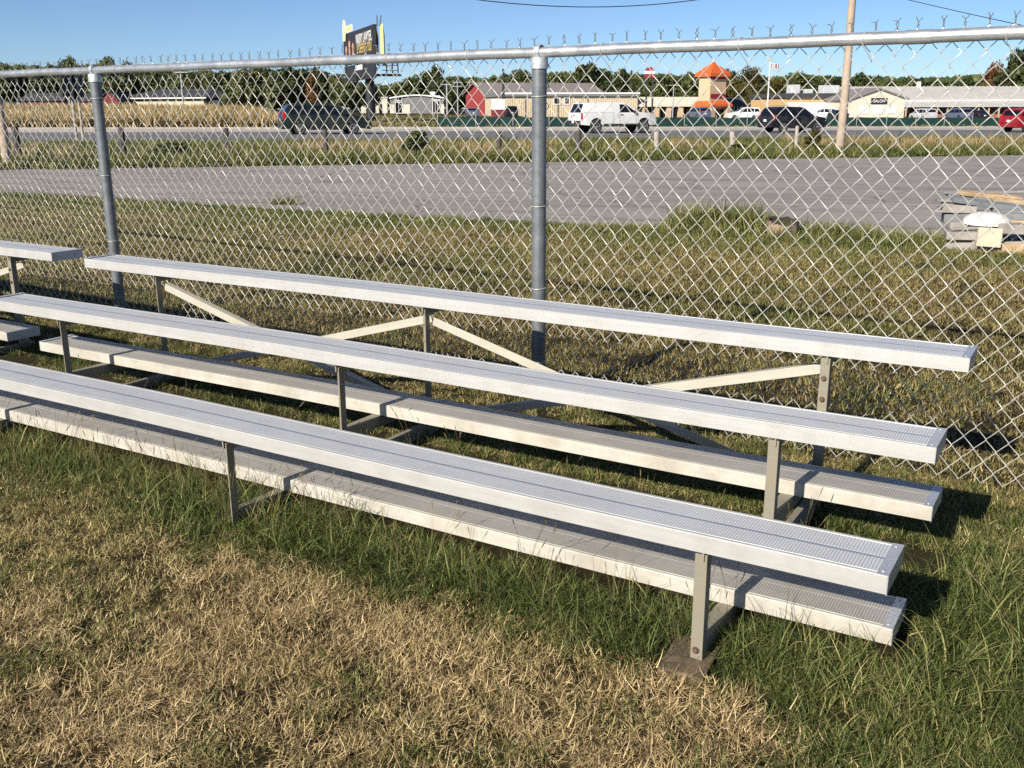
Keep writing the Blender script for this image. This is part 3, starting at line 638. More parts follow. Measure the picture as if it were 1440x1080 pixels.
# ==================================================================== VEHICLES
def silhouette(poly, cuts_x, cuts_z, hw):
    """closed body shell from a side outline: cut into a grid, bowed to the half width hw(x, z) and bridged across"""
    bm = bmesh.new(); f = bm.faces.new([bm.verts.new((x, 0, z)) for x, z in poly])
    for ax, cs in ((0, cuts_x), (2, cuts_z)):
        for c in cs:
            co = [0, 0, 0]; no = [0, 0, 0]; co[ax] = c; no[ax] = 1
            bmesh.ops.bisect_plane(bm, geom=bm.verts[:] + bm.edges[:] + bm.faces[:], plane_co=co, plane_no=no)
    bm.verts.index_update(); mb = MB(); n = len(bm.verts); vs = [v.co.copy() for v in bm.verts]
    for s in (1, -1):
        for v in vs: mb.vert((v.x, s * hw(v.x, v.z), v.z))
    for f in bm.faces:
        i = [v.index for v in f.verts]; mb.face(i); mb.face([k + n for k in i[::-1]])
    for e in bm.edges:
        if len(e.link_faces) == 1: a, b = e.verts[0].index, e.verts[1].index; mb.face((a, b, b + n, a + n))
    bm.free(); return mb
def arch(xc, r, z0, n=9): return [(xc + r * math.cos(a), z0 + r * math.sin(a)) for a in np.linspace(math.pi, 0, n)]
def wheel_parts(root, x, y, r, wdt=.22):
    mb = MB(); mb.lathe([(r * .62, -wdt / 2), (r * .93, -wdt / 2), (r, -wdt * .32), (r, wdt * .32), (r * .93, wdt / 2), (r * .62, wdt / 2)], n=24, axis='y'); wh = mb.build('wheel', M['rubber'], root, True); wh.location = (x, y, r)
    s = -1 if y < 0 else 1; mb = MB(); mb.lathe([(r * .63, wdt * .30 * s), (r * .66, wdt * .5 * s), (r * .60, wdt * .51 * s), (r * .56, wdt * .34 * s), (r * .1, wdt * .36 * s)], n=24, axis='y')
    for k in range(5):
        a = 2 * math.pi * k / 5 + .3; mb.box((r * .34 * math.cos(a), wdt * .44 * s, r * .34 * math.sin(a)), (r * .56, wdt * .12, r * .17), Matrix.Rotation(-a, 3, 'Y'))
    mb.lathe([(r * .15, wdt * .38 * s), (r * .15, wdt * .52 * s), (r * .05, wdt * .54 * s)], n=12, axis='y'); mb.build('rim', M['chrome'], wh)
def side_panel(root, name, poly, m, hw, off=.006, both=True):
    for s in ((1, -1) if both else (-1,)):
        bm = bmesh.new(); bm.faces.new([bm.verts.new((x, 0, z)) for x, z in poly]); zs = [p[1] for p in poly]
        for c in np.linspace(min(zs), max(zs), 4)[1:-1]: bmesh.ops.bisect_plane(bm, geom=bm.verts[:] + bm.edges[:] + bm.faces[:], plane_co=(0, 0, c), plane_no=(0, 0, 1))
        bm.verts.index_update(); mb = MB()
        for v in bm.verts: mb.vert((v.co.x, s * (hw(v.co.x, v.co.z) + off), v.co.z))
        for f in bm.faces: mb.face([v.index for v in f.verts])
        bm.free(); mb.build(name, m, root)
def cross_panel(root, name, p0, p1, m, hw, inset=.1, off=.012):
    (x0, z0), (x1, z1) = p0, p1; d = Vector((x1 - x0, z1 - z0)).normalized(); nx, nz = (-d.y, d.x)
    if nz < 0: nx, nz = -nx, -nz
    mb = MB(); mb.poly([(x0 + nx * off, -hw(x0, z0) + inset, z0 + nz * off), (x0 + nx * off, hw(x0, z0) - inset, z0 + nz * off), (x1 + nx * off, hw(x1, z1) - inset, z1 + nz * off), (x1 + nx * off, -hw(x1, z1) + inset, z1 + nz * off)]); mb.build(name, m, root)
def car(name, label, loc, heading, pt, spec, group=None, detail=True):
    t = thing(name, label, spec['cat'], loc, heading, group); W = spec['W'] / 2; belt, roof = spec['belt'], spec['roof']; x0, x1 = spec['x']
    def hw(x, z):
        k = W if z <= belt else W - (z - belt) / (roof - belt) * spec.get('tumble', .17)
        if z < .45: k -= (.45 - z) * .18
        f = max(0, (x - (x1 - .9)) / .9); b = max(0, ((x0 + .5) - x) / .5); return k * (1 - .16 * f * f - .06 * b * b)
    r = spec['r']; wx = spec['wheels']; low = spec['low']; ra = r + .07
    bottom = [(x1 - .05, low + .02)] + arch(wx[1], ra, max(r, low))[::-1] + arch(wx[0], ra, max(r, low))[::-1] + [(x0 + .08, low + .06)]
    bottom = [(x, max(z, low)) for x, z in bottom]
    poly = spec['top'] + bottom
    silhouette(poly, np.linspace(x0 + .2, x1 - .2, 13), np.linspace(low + .12, roof - .06, 9), hw).build('body', pt, t, True)
    for wxx in wx:
        for s in (1, -1): wheel_parts(t, wxx, s * (W - .12), r)
    for q in spec['windows']: side_panel(t, 'window', q, M['glass'], hw)
    cross_panel(t, 'windshield', *spec['ws'], M['glass'], hw)
    if spec.get('rw'): cross_panel(t, 'rear_window', *spec['rw'], M['glass'], hw, .14, -.012 if False else .012)
    zt = spec['tail'][1]
    for s in (1, -1):
        mb = MB(); xx, zz = spec['tail']; y = hw(xx, zz); mb.box((xx + .06, s * (y - .06), zz), (.2, .16, spec.get('tailh', .3)), taper=.9); mb.build('tail_light', M['lamp_red'], t, bevel=.02)
        xx, zz = spec['head']; y = hw(xx, zz); mb = MB(); mb.box((xx - .1, s * (y - .10), zz), (.28, .22, .16), taper=.8); mb.build('headlight', M['lamp_clear'], t, bevel=.02)
        mx, mz = spec['mirror']; mb = MB(); mb.box((mx, s * (W + .09), mz), (.12, .2, .15), taper=.85); mb.build('mirror', spec.get('mirror_m', pt), t, bevel=.02)
    mb = MB(); mb.box((x0 + .03, 0, low + .2), (.16, W * 1.86, .2)); mb.build('bumper', spec.get('bump_m', pt), t, bevel=.03)
    mb = MB(); mb.box((x0 - .012 + spec.get('plate_dx', 0), 0, spec['plate']), (.012, .31, .15)); mb.build('licence_plate', M['plate'], t)
    side_panel(t, 'rocker_trim', [(wx[0] + ra + .02, low + .005), (wx[1] - ra - .02, low + .005), (wx[1] - ra - .02, low + .1), (wx[0] + ra + .02, low + .1)], M['plastic'], hw, .012)
    for hx in spec['handles']: side_panel(t, 'door_handle', [(hx, belt - .16), (hx + .2, belt - .16), (hx + .2, belt - .11), (hx, belt - .11)], spec.get('handle_m', pt), hw, .025)
    for hx in spec['seams']: side_panel(t, 'door_seam', [(hx, low + .14), (hx + .018, low + .14), (hx + .018, belt), (hx, belt)], M['plastic'], hw, .004)
    return t
VAN = dict(cat='minivan', W=1.98, x=(-2.5, 2.6), belt=1.06, roof=1.74, low=.24, r=.335, wheels=(-1.55, 1.5), tumble=.2,
    top=[(-2.46, .42), (-2.53, .62), (-2.50, 1.0), (-2.40, 1.18), (-2.12, 1.60), (-1.85, 1.70), (-1.0, 1.745), (.1, 1.735), (.55, 1.66), (1.0, 1.40), (1.42, 1.10), (2.0, 1.0), (2.42, .84), (2.58, .62), (2.60, .36)],
    windows=[[(-2.18, 1.12), (-1.1, 1.10), (-1.08, 1.58), (-1.95, 1.56)], [(-1.0, 1.10), (-.12, 1.09), (-.06, 1.60), (-1.0, 1.59)], [(-.02, 1.09), (1.08, 1.09), (.86, 1.26), (.44, 1.56), (.02, 1.60)]],
    ws=((.60, 1.63), (1.38, 1.13)), rw=((-2.38, 1.22), (-2.14, 1.57)), tail=(-2.45, 1.02), tailh=.42, head=(2.42, .74), mirror=(.98, 1.14), plate=.78, handles=(-1.0, .12), seams=(-1.05, -.05, 1.02))
TRUCK = dict(cat='pickup truck', W=2.02, x=(-2.75, 2.75), belt=1.28, roof=1.92, low=.50, r=.40, wheels=(-1.62, 1.78), tumble=.16,
    top=[(-2.70, .62), (-2.72, 1.22), (-2.66, 1.27), (-2.42, 1.86), (-2.3, 1.90), (-.35, 1.93), (.55, 1.86), (1.30, 1.36), (1.48, 1.30), (2.3, 1.24), (2.66, 1.10), (2.74, .82), (2.70, .58)],
    windows=[[(.02, 1.30), (1.12, 1.30), (1.10, 1.36), (.52, 1.76), (.02, 1.80)]],
    ws=((.66, 1.82), (1.30, 1.40)), rw=((-2.655, 1.29), (-2.44, 1.82)), tail=(-2.66, 1.05), tailh=.46, head=(2.62, 1.02), mirror=(1.02, 1.34), mirror_m=M['plastic'], bump_m=M['plastic'], plate=.72, plate_dx=-.06, handles=(.05,), handle_m=M['plastic'], seams=(-.42, .0, 1.2))
SUV = dict(cat='suv', W=1.86, x=(-2.25, 2.3), belt=1.08, roof=1.72, low=.28, r=.36, wheels=(-1.32, 1.40), tumble=.18,
    top=[(-2.20, .46), (-2.26, .70), (-2.24, 1.05), (-2.12, 1.16), (-1.90, 1.60), (-1.70, 1.70), (-.9, 1.735), (.0, 1.72), (.34, 1.66), (1.05, 1.16), (1.25, 1.10), (1.95, 1.0), (2.24, .86), (2.30, .55), (2.26, .42)],
    windows=[[(-1.98, 1.16), (-1.28, 1.12), (-1.25, 1.56), (-1.74, 1.55)], [(-1.18, 1.12), (-.32, 1.11), (-.30, 1.60), (-1.16, 1.58)], [(-.22, 1.11), (.86, 1.11), (.34, 1.52), (-.20, 1.60)]],
    ws=((.40, 1.63), (1.03, 1.19)), rw=((-2.10, 1.20), (-1.92, 1.57)), tail=(-2.18, 1.0), tailh=.38, head=(2.14, .84), mirror=(.78, 1.16), plate=.82, handles=(-1.15, -.18), seams=(-1.22, -.27, .9))
SEDAN = dict(cat='car', W=1.8, x=(-2.2, 2.3), belt=.95, roof=1.45, low=.22, r=.32, wheels=(-1.35, 1.4), tumble=.2,
    top=[(-2.16, .4), (-2.2, .7), (-2.14, .98), (-1.55, 1.06), (-.85, 1.40), (-.3, 1.46), (.25, 1.42), (1.0, 1.02), (1.9, .88), (2.26, .7), (2.28, .4)],
    windows=[[(-1.3, 1.02), (-.32, 1.0), (-.32, 1.38), (-.8, 1.33)], [(-.25, 1.0), (.85, 1.0), (.25, 1.34), (-.24, 1.39)]],
    ws=((.3, 1.39), (.96, 1.05)), rw=((-1.5, 1.09), (-.9, 1.36)), tail=(-2.12, .84), tailh=.2, head=(2.1, .72), mirror=(.75, 1.04), plate=.7, handles=(-1.1, -.2), seams=(-.3, .85))
def lane(x, v): p = on_v(x, v); return (p.x, p.y, p.z + .02)
car('minivan', 'dark green grey minivan on the highway, left of the billboard pole', lane(457, 56), RY, M['van_paint'], VAN).scale = (.95,) * 3
pk = car('pickup_truck', 'white pickup truck with a white canopy over its bed on the highway', lane(861, 56), RY, M['white_paint'], TRUCK); pk.scale = (.94,) * 3
mb = MB(); mb.box((-2.735, 0, .92), (.02, 1.7, .56)); mb.build('tailgate', M['white_paint'], pk, bevel=.01)
mb = MB(); mb.box((-2.75, 0, 1.12), (.02, .24, .06)); mb.build('tailgate_handle', M['plastic'], pk)
for zz, nm in ((1.30, 'canopy_seam'),):
    mb = MB(); mb.bounds(-2.5, -.4, -1.016, 1.016, 1.285, 1.297); mb.build(nm, M['silver_paint'], pk)
su = car('suv', 'black suv on the highway passing the wooden utility pole', lane(1113, 56), RY, M['black_paint'], SUV); su.scale = (.94,) * 3
for s in (-.72, .72): mb = MB(); mb.tube([(-1.5, s, 1.72), (-1.45, s, 1.79), (-.1, s, 1.79), (0, s, 1.72)], .018, 6); mb.build('roof_rail', M['steel'], su)
car('suv', 'dark red suv on the highway cut off by the right picture edge', lane(1448, 54.5), RY, M['red_paint'], SUV).scale = (.95,) * 3

# ==================================================================== BUILDINGS
def base_at(x, Y):
    p = A(x, 160, Y); return Vector((p.x, p.y, terrain(p.x, p.y)))
def wid(p, yaw, x2):                                       # wall length so that its far corner lands in image column x2
    d = ray(x2, 160); u = (math.cos(yaw), math.sin(yaw)); k = d.x / d.y; return (p.x - k * p.y) / (k * u[1] - u[0])
def bthing(name, label, x, Y, yaw, cat='building'): p = base_at(x, Y); return thing(name, label, cat, p, yaw), p
def part(root, name, m, *boxes, bevel=0):
    mb = MB()
    for b in boxes: mb.bounds(*b)
    return mb.build(name, m, root, bevel=bevel)
def zof(y, x, Y, p): return A(x, y, Y).z - p.z
def window(root, x0, x1, z0, z1, y=0., fr=.12, mull=1, m=None):
    wdo = part(root, 'window', m or M['glass'], (x0, x1, y - .05, y - .01, z0, z1)); fm = MB()
    for a in ((x0 - fr, x0, z0 - fr, z1 + fr), (x1, x1 + fr, z0 - fr, z1 + fr), (x0, x1, z0 - fr, z0), (x0, x1, z1, z1 + fr)): fm.bounds(a[0], a[1], y - .12, y - .003, a[2], a[3])
    for k in range(1, mull + 1): xx = x0 + (x1 - x0) * k / (mull + 1); fm.bounds(xx - .04, xx + .04, y - .09, y - .053, z0, z1)
    fm.build('window_frame', M['white_trim'], wdo); return wdo
def hip_roof(root, x0, x1, y0, y1, ze, zr, inl, inr, m, thick=.25):
    ym = (y0 + y1) / 2; mb = MB(); e = [(x0, y0, ze), (x1, y0, ze), (x1, y1, ze), (x0, y1, ze)]; a, b = (x0 + inl, ym, zr), (x1 - inr, ym, zr)
    mb.poly([e[0], e[1], b, a]); mb.poly([e[1], e[2], b]); mb.poly([e[2], e[3], a, b]); mb.poly([e[3], e[0], a])
    for p, q in zip(e, e[1:] + e[:1]): mb.poly([p, q, (q[0], q[1], q[2] - thick), (p[0], p[1], p[2] - thick)])
    mb.poly([(x, y, z - thick) for x, y, z in e]); return mb.build('roof', m, root)
def seams(root, x0, x1, y0, y1, z0, z1, n, m):             # standing seams of a metal roof slope
    mb = MB()
    for k in range(n):
        x = x0 + (x1 - x0) * (k + .5) / n; mb.prism([(y0, z0 + .02), (y1, z1 + .02), (y1, z1 + .10), (y0, z0 + .10)], 'x', x - .03, x + .03)
    o = mb.build('roof_seams', m, root); o['kind'] = 'stuff'; return o
def ribs(root, x0, x1, z0, z1, m, n, y=0.):
    mb = MB()
    for k in range(n): x = x0 + (x1 - x0) * (k + .5) / n; mb.bounds(x - .04, x + .04, y - .05, y - .004, z0, z1)
    o = mb.build('siding_ribs', m, root); o['kind'] = 'stuff'; return o

# cream barn with dark hip roof behind the corn
Yb = 215; t, p = bthing('cream_barn', 'long cream building with a dark hip roof behind the corn', 172, Yb, -.30); W = wid(p, -.30, 288); ze, zr = zof(137.5, 230, Yb, p), zof(124.5, 250, Yb, p); D = 17
part(t, 'wall', M['cream'], (0, W, 0, D, -1, ze)); hip_roof(t, -.7, W + 1.2, -.8, D + .8, ze, zr, 4.5, 4.5, M['dark_roof']); part(t, 'gutter', M['white_trim'], (-.7, W + 1.2, -.95, -.805, ze - .22, ze - .02))
part(t, 'lean_to', M['dark_roof'], (W + .01, W + 3.2, 1, D - 1, -1, ze - .6))
# low red sheds
for x0, x1, yr, ye, wm, rm, lab, yw_ in ((32, 92, 130.5, 140.5, M['dark_red'], M['dark_roof'], 'low red shed with a brownish roof at the far end of the corn', .0), (112, 130, 131, 141, M['red_wall'], M['dark_roof'], 'small red shed with dark roof seen beside the left fence post', .0)):
    t, p = bthing('red_shed', lab, x0, 228, yw_); W = wid(p, yw_, x1); ze, zr = zof(ye, x0, 228, p), zof(yr, x0, 228, p); part(t, 'wall', wm, (0, W, 0, 8, -1, ze)); hip_roof(t, -.4, W + .4, -.5, 8.5, ze, zr, .3, .3, rm)
    part(t, 'door', M['dark_red'], (W * .35, W * .65, -.06, -.005, -1, ze - .8))
t, p = bthing('dark_red_barn', 'dark red gabled barn between the fence post and the cream building', 145, 205, .1); W = wid(p, .1, 170); ze, zr = zof(138, 150, 205, p), zof(130, 150, 205, p)
mb = MB(); mb.prism([(0, -1), (W, -1), (W, ze - .8), (W * .55, zr), (W * .4, zr), (0, ze)], 'y', 0, 12); mb.build('wall', M['dark_red'], t)
mb = MB(); mb.prism([(-.3, ze - .05), (W * .4, zr + .05), (W * .55, zr + .05), (W + .3, ze - .85), (W + .3, ze - .6), (W * .55, zr + .3), (W * .4, zr + .3), (-.3, ze + .2)], 'y', -.3, 12.3); mb.build('roof', M['dark_roof'], t); part(t, 'door', M['shade_wall'], (W * .3, W * .6, -.05, -.004, -1, ze * .6))
# white block and grey office
t, p = bthing('white_shed', 'small white flat roofed building beside the billboard pole', 508, 262, .1); W = wid(p, .1, 545); ze = zof(138, 525, 262, p)
part(t, 'wall', M['white_wall'], (0, W, 0, 9, -.5, ze)); part(t, 'roof', M['grey_roof'], (-.2, W + .2, -.2, 9.2, ze, ze + .3)); part(t, 'door', M['glass'], (W * .68, W * .80, -.05, -.005, -.3, 2.2)); window(t, W * .2, W * .35, 1.2, 2.3)
t, p = bthing('grey_office', 'grey office with arched roof and white corners right of the billboard', 549, 255, .06); W = wid(p, .06, 624); ze, zr = zof(139, 585, 255, p), zof(135, 585, 255, p)
mb = MB(); arc = [(W * (1 - k / 12), ze + (zr - ze) * math.sin(math.pi * k / 12)) for k in range(13)]; mb.prism([(0, -.5), (W, -.5)] + arc, 'y', 0, 12); mb.build('wall', M['grey_wall'], t)
mb = MB(); mb.prism([(x * 1.02 - W * .01, z + .05) for x, z in arc] + [(x * 1.02 - W * .01, z + .35) for x, z in arc[::-1]], 'y', -.4, 12.2); mb.build('roof', M['white_trim'], t)
part(t, 'white_corner', M['white_wall'], (-.1, W * .08, -.1, -.006, -.4, ze * .62)); part(t, 'white_corner', M['white_wall'], (W * .23, W * .37, -.1, -.006, -.4, ze * .62)); part(t, 'white_corner', M['white_wall'], (W * .95, W + .1, -.1, -.006, -.4, ze * .62))
window(t, W * .10, W * .22, .1, 2.6, mull=1); window(t, W * .10, W * .22, 3.1, 4.0, mull=1); window(t, W * .80, W * .93, .1, 2.9, mull=2); window(t, W * .80, W * .93, 3.3, 4.1, mull=1)
for xx in (.75,): part(t, 'roof_vent', M['hvac'], (W * xx, W * xx + 1.2, 4, 5.2, zr, zr + 1.1))
# red barn with grey brown roof
Yb = 178; t, p = bthing('red_barn', 'red barn with a long brownish grey roof behind the cream building', 683, Yb, RY); W = wid(p, RY, 846); ze, zr = zof(131, 700, Yb, p), zof(117.5, 700, Yb, p); D = 11
mb = MB(); mb.prism([(0, -.5), (D, -.5), (D, ze), (D / 2, zr), (0, ze)], 'x', 0, W); mb.build('wall', M['red_wall'], t)
mb = MB(); mb.prism([(-.6, ze - .25), (D / 2, zr + .05), (D + .6, ze - .25), (D + .6, ze + .0), (D / 2, zr + .32), (-.6, ze + .0)], 'x', -.5, W + .5); mb.build('roof', M['brown_roof'], t); part(t, 'door', M['dark_red'], (1, 3.6, -.06, -.005, -.3, 3.4)); part(t, 'corner_trim', M['white_trim'], (-.06, .12, -.06, -.006, -.4, ze - .3))
# long cream metal building in front of it
Yb = 148; t, p = bthing('cream_metal_building', 'long low cream metal sided building behind the white pickup', 707, Yb, RY * .5); yw_ = RY * .5; W = wid(p, yw_, 896); ze = zof(135.5, 760, Yb, p); zr = zof(130.5, 760, Yb, p)
part(t, 'wall', M['cream'], (0, W, 0, 16, -.5, ze)); part(t, 'fascia', M['grey_wall'], (-.25, W + .2, -.35, 16.2, ze + .005, zr)); part(t, 'roof_edge', M['white_trim'], (-.3, W + .25, -.42, -.356, zr - .18, zr + .05)); ribs(t, .2, W - .2, -.2, ze - .1, M['cream'], 60)
for a, b in ((.375, .415), (.455, .485)): window(t, W * a, W * b, 2.0, 2.8, mull=0)
for a in (.16, .40, .62): part(t, 'downpipe', M['brown_roof'], (W * a, W * a + .1, -.16, -.055, -.2, ze))
# strip of shops with the cream canopy
Yb = 152; t, p = bthing('shop_row', 'row of shops under a sloping cream canopy left of the orange roofed tower', 884, Yb, RY * .5); W = wid(p, yw_, 985); zc0, zc1 = zof(150, 930, Yb, p), zof(136, 930, Yb, p)
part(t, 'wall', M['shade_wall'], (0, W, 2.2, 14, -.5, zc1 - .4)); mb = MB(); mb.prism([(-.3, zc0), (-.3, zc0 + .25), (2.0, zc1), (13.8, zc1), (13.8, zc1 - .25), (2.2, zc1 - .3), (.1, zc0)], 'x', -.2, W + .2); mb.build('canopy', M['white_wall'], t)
for k in range(6): part(t, 'column', M['stucco'], (W * (k + .15) / 6, W * (k + .15) / 6 + .7, -.1, .6, -.4, zc0 - .005))
for k in range(6): window(t, W * (k + .32) / 6, W * (k + .95) / 6, .3, zc0 - .5, 2.19, mull=1)
# tower with orange pyramid roof
Yb = 150; yt = RY * 1.6; t, p = bthing('orange_roof_tower', 'tan tower with an orange pyramid roof over a shop entrance', 997, Yb, yt, 'tower'); W = wid(p, yt, 1019); D = 2.4
ze, za, zb0, zb1, zs0, zs1 = zof(106, 1003, Yb, p), zof(86, 1003, Yb, p), zof(142.5, 1003, Yb, p), zof(132, 1003, Yb, p), zof(149.5, 1003, Yb, p), zof(141.5, 1003, Yb, p)
part(t, 'shaft', M['stucco'], (0, W, 0, D, zs0 - .3, ze)); 
def pyramid(root, name, x0, x1, y0, y1, z0, z1, k, m, th=.3):
    cx, cy = (x0 + x1) / 2, (y0 + y1) / 2; lo = [(x0, y0), (x1, y0), (x1, y1), (x0, y1)]; hi = [(cx + (x - cx) * k, cy + (y - cy) * k) for x, y in lo]; mb = MB()
    a = [mb.vert((x, y, z0 - th)) for x, y in lo]; b = [mb.vert((x, y, z0)) for x, y in lo]; c = [mb.vert((x, y, z1)) for x, y in hi]
    for r0, r1 in ((a, b), (b, c)):
        for q in range(4): j = (q + 1) % 4; mb.face((r0[q], r0[j], r1[j], r1[q]))
    mb.face(a[::-1]); mb.face(c); return mb.build(name, m, root)
pyramid(t, 'roof', -.45, W + .45, -.45, D + .45, ze + .3, za, .02, M['orange'], .45); pyramid(t, 'skirt_roof', -.6, W + .6, -1.0, D + .6, zs0 + .25, zs1, .72, M['orange'], .3)
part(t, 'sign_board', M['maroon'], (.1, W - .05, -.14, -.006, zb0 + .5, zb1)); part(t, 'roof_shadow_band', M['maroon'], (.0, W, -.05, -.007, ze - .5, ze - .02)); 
for a in (-.4, W - .4): part(t, 'pillar', M['stucco'], (a, a + .8, -.9, -.2, -.4, zs0 - .06))
part(t, 'entrance', M['glass'], (.3, W - .3, -.04, -.005, 0, zs0 - .4)); part(t, 'pier', M['stucco'], (0, W, 0, D, -.4, zs0 - .31))
t, p = bthing('grey_mansard_shop', 'shop with a dark grey mansard roof right of the orange roofed tower', 1021, 158, RY); W = wid(p, RY, 1047); zc0, zc1 = zof(149, 1035, 158, p), zof(137, 1035, 158, p)
part(t, 'wall', M['brick'], (0, W, .5, 10, -.5, zc0)); mb = MB(); mb.prism([(-.4, zc0), (-.4, zc0 + .2), (.9, zc1), (9.6, zc1), (10.4, zc0)], 'x', -.2, W + .2); mb.build('roof', M['dark_roof'], t); window(t, W * .15, W * .85, .4, 2.4, .49, mull=3)
# ochre shops with white awning
t, p = bthing('ochre_shop', 'ochre shop with dark flat roof and white awning behind the black suv', 1104, 168, RY * .5); W = wid(p, yw_, 1200); z1, z2, za0, za1 = zof(131, 1150, 168, p), zof(137.5, 1150, 168, p), zof(158, 1150, 168, p), zof(144, 1150, 168, p)
part(t, 'wall', M['tan_wall'], (0, W, 0, 14, -.5, z2)); part(t, 'roof', M['dark_roof'], (-.3, W + .3, -.4, 14.2, z2 + .005, z1)); mb = MB(); mb.prism([(-2.2, za0), (-2.2, za0 + .12), (-.01, za1), (-.01, za1 - .2)], 'x', .2, W * .62); mb.build('awning', M['white_trim'], t)
part(t, 'blue_awning', M['blue'], (W * .77, W * .99, -1.2, -.01, za1 - .6, za1 + .9)); 
for k in range(3): window(t, W * (.66 + .11 * k), W * (.74 + .11 * k), .3, 2.2, mull=0)
for xx, w_, h_ in ((.15, 1.5, 1.4), (.36, 1.3, .7), (.62, 2.8, 1.3)): part(t, 'rooftop_unit', M['hvac'], (W * xx, W * xx + w_, 2, 4, z1, z1 + h_), bevel=.05)
# white gabled shop
Yb = 160; yg = .12; t, p = bthing('white_gable_shop', 'cream white gabled shop with a black sign right of the wooden pole', 1196, Yb, yg); W = wid(p, yg, 1271); ze, za = zof(138.5, 1235, Yb, p), zof(125.5, 1235, Yb, p); D = 14
mb = MB(); mb.prism([(0, -.6), (W, -.6), (W, ze), (W / 2, za), (0, ze)], 'y', 0, D); mb.build('wall', M['white_wall'], t)
mb = MB(); mb.prism([(-.5, ze - .2), (W / 2, za + .02), (W + .5, ze - .2), (W + .5, ze + .05), (W / 2, za + .27), (-.5, ze + .05)], 'y', -.35, D + .3); mb.build('roof', M['brown_roof'], t)
zs = zof(142, 1235, Yb, p); sb = part(t, 'sign_board', M['black_metal'], (W * .36, W * .66, -.12, -.006, zs - .45, zs + .45))
def letters(txt, size, m, parent, loc, rot, name='lettering'):
    cu = bpy.data.curves.new('lettering', 'FONT'); cu.body = txt; cu.size = size; cu.align_x = 'CENTER'; cu.align_y = 'CENTER'; cu.extrude = .004
    tmp = bpy.data.objects.new('tmp', cu); COL.objects.link(tmp); dg = bpy.context.evaluated_depsgraph_get(); me = bpy.data.meshes.new_from_object(tmp.evaluated_get(dg)); bpy.data.objects.remove(tmp)
    me.materials.clear(); me.materials.append(m); o = obj(name, me, parent, loc); o.rotation_euler = rot; return o
letters('SALON', .62, M['white_trim'], sb, (W * .51, -.13, zs - .02), (R(90), 0, 0))
for a in (.24, .51, .76): window(t, W * (a - .075), W * (a + .075), 1.0, 1.95, fr=.1, mull=0, m=M['lamp_clear'])
# long building with grey roof and porch
Yb = 168; yl = .10; t, p = bthing('long_porch_building', 'long building with pale grey metal roof and brown porch at the right', 1222, Yb, yl); W = wid(p, yl, 1500); ze, zr = zof(139.5, 1330, Yb, p), zof(119, 1330, Yb, p); zp0, zp1 = zof(150.5, 1330, Yb, p), zof(142.5, 1330, Yb, p)
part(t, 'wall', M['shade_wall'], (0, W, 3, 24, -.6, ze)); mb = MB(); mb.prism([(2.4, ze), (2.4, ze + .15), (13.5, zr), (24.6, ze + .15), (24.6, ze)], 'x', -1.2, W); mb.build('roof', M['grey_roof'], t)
mb = MB(); mb.prism([(-.4, zp0), (-.4, zp0 + .18), (2.38, zp1), (2.38, zp1 - .15)], 'x', W * .16, W); mb.build('porch_roof', M['grey_roof'], t); part(t, 'gutter', M['white_trim'], (W * .16, W, 2.2, 2.395, zp1 + .02, ze - .06))
for k in range(16): part(t, 'porch_post', M['stucco'], (W * (.18 + .052 * k), W * (.18 + .052 * k) + .18, -.1, .1, -.4, zp0 - .02))
part(t, 'low_wall', M['brick'], (W * .2, W, -.05, .05, -.5, .75)); seams(t, 0, W - .5, 2.4, 13.5, ze + .15, zr, 46, M['grey_roof'])
for k in range(8): part(t, 'door' if k % 2 else 'window', M['glass'] if k % 3 else M['tan_wall'], (W * (.2 + .1 * k), W * (.2 + .1 * k) + 1.5, 2.92, 2.99, .1 if k % 2 else .9, 2.3))
part(t, 'roof_vent', M['white_trim'], (W * .42, W * .42 + .6, 12.8, 13.4, zr - .3, zr + .8), bevel=.1)

# ==================================================================== GREEN FENCE, SIGNS, POLES
def gfence(x0, x1, v, h, lab):
    a, b = on_v(x0, v), on_v(x1, v); t = thing('screen_fence', lab, 'fence', a, math.atan2((b - a).y, (b - a).x)); Lf = (b - a).length; n = max(2, int(Lf / 3)); dz = (b.z - a.z)
    for k in range(n):
        q0, q1 = Lf * k / n, Lf * (k + 1) / n; z0, z1 = dz * k / n, dz * (k + 1) / n; mb = MB(); sag = .05 * math.sin(k * 2.1)
        pts = [(q0 + .03, .03, z0 + .06), (q1 - .03, .03, z1 + .06), (q1 - .03, .03, z1 + h), ((q0 + q1) / 2, .035, (z0 + z1) / 2 + h - .05 + sag * .4), (q0 + .03, .03, z0 + h)]
        i0 = [mb.vert(p_) for p_ in pts]; i1 = [mb.vert((x_, y_ + .02, z_)) for x_, y_, z_ in pts]; mb.face(i0); mb.face(i1[::-1])
        for q in range(5): j = (q + 1) % 5; mb.face((i0[q], i0[j], i1[j], i1[q]))
        mb.build('screen_panel', M['green_screen'], t)
    for k in range(n + 1): mb = MB(); mb.tube([(Lf * k / n, 0, dz * k / n - .2), (Lf * k / n, 0, dz * k / n + h + .18)], .03, 8); mb.build('post', M['steel'], t, True)
gfence(616, 1092, 73.5, .82, 'dark green screened fence behind the highway in front of the shops')
gfence(1160, 1440, 73.8, .85, 'dark green screened fence in front of the white gabled shop and long porch')

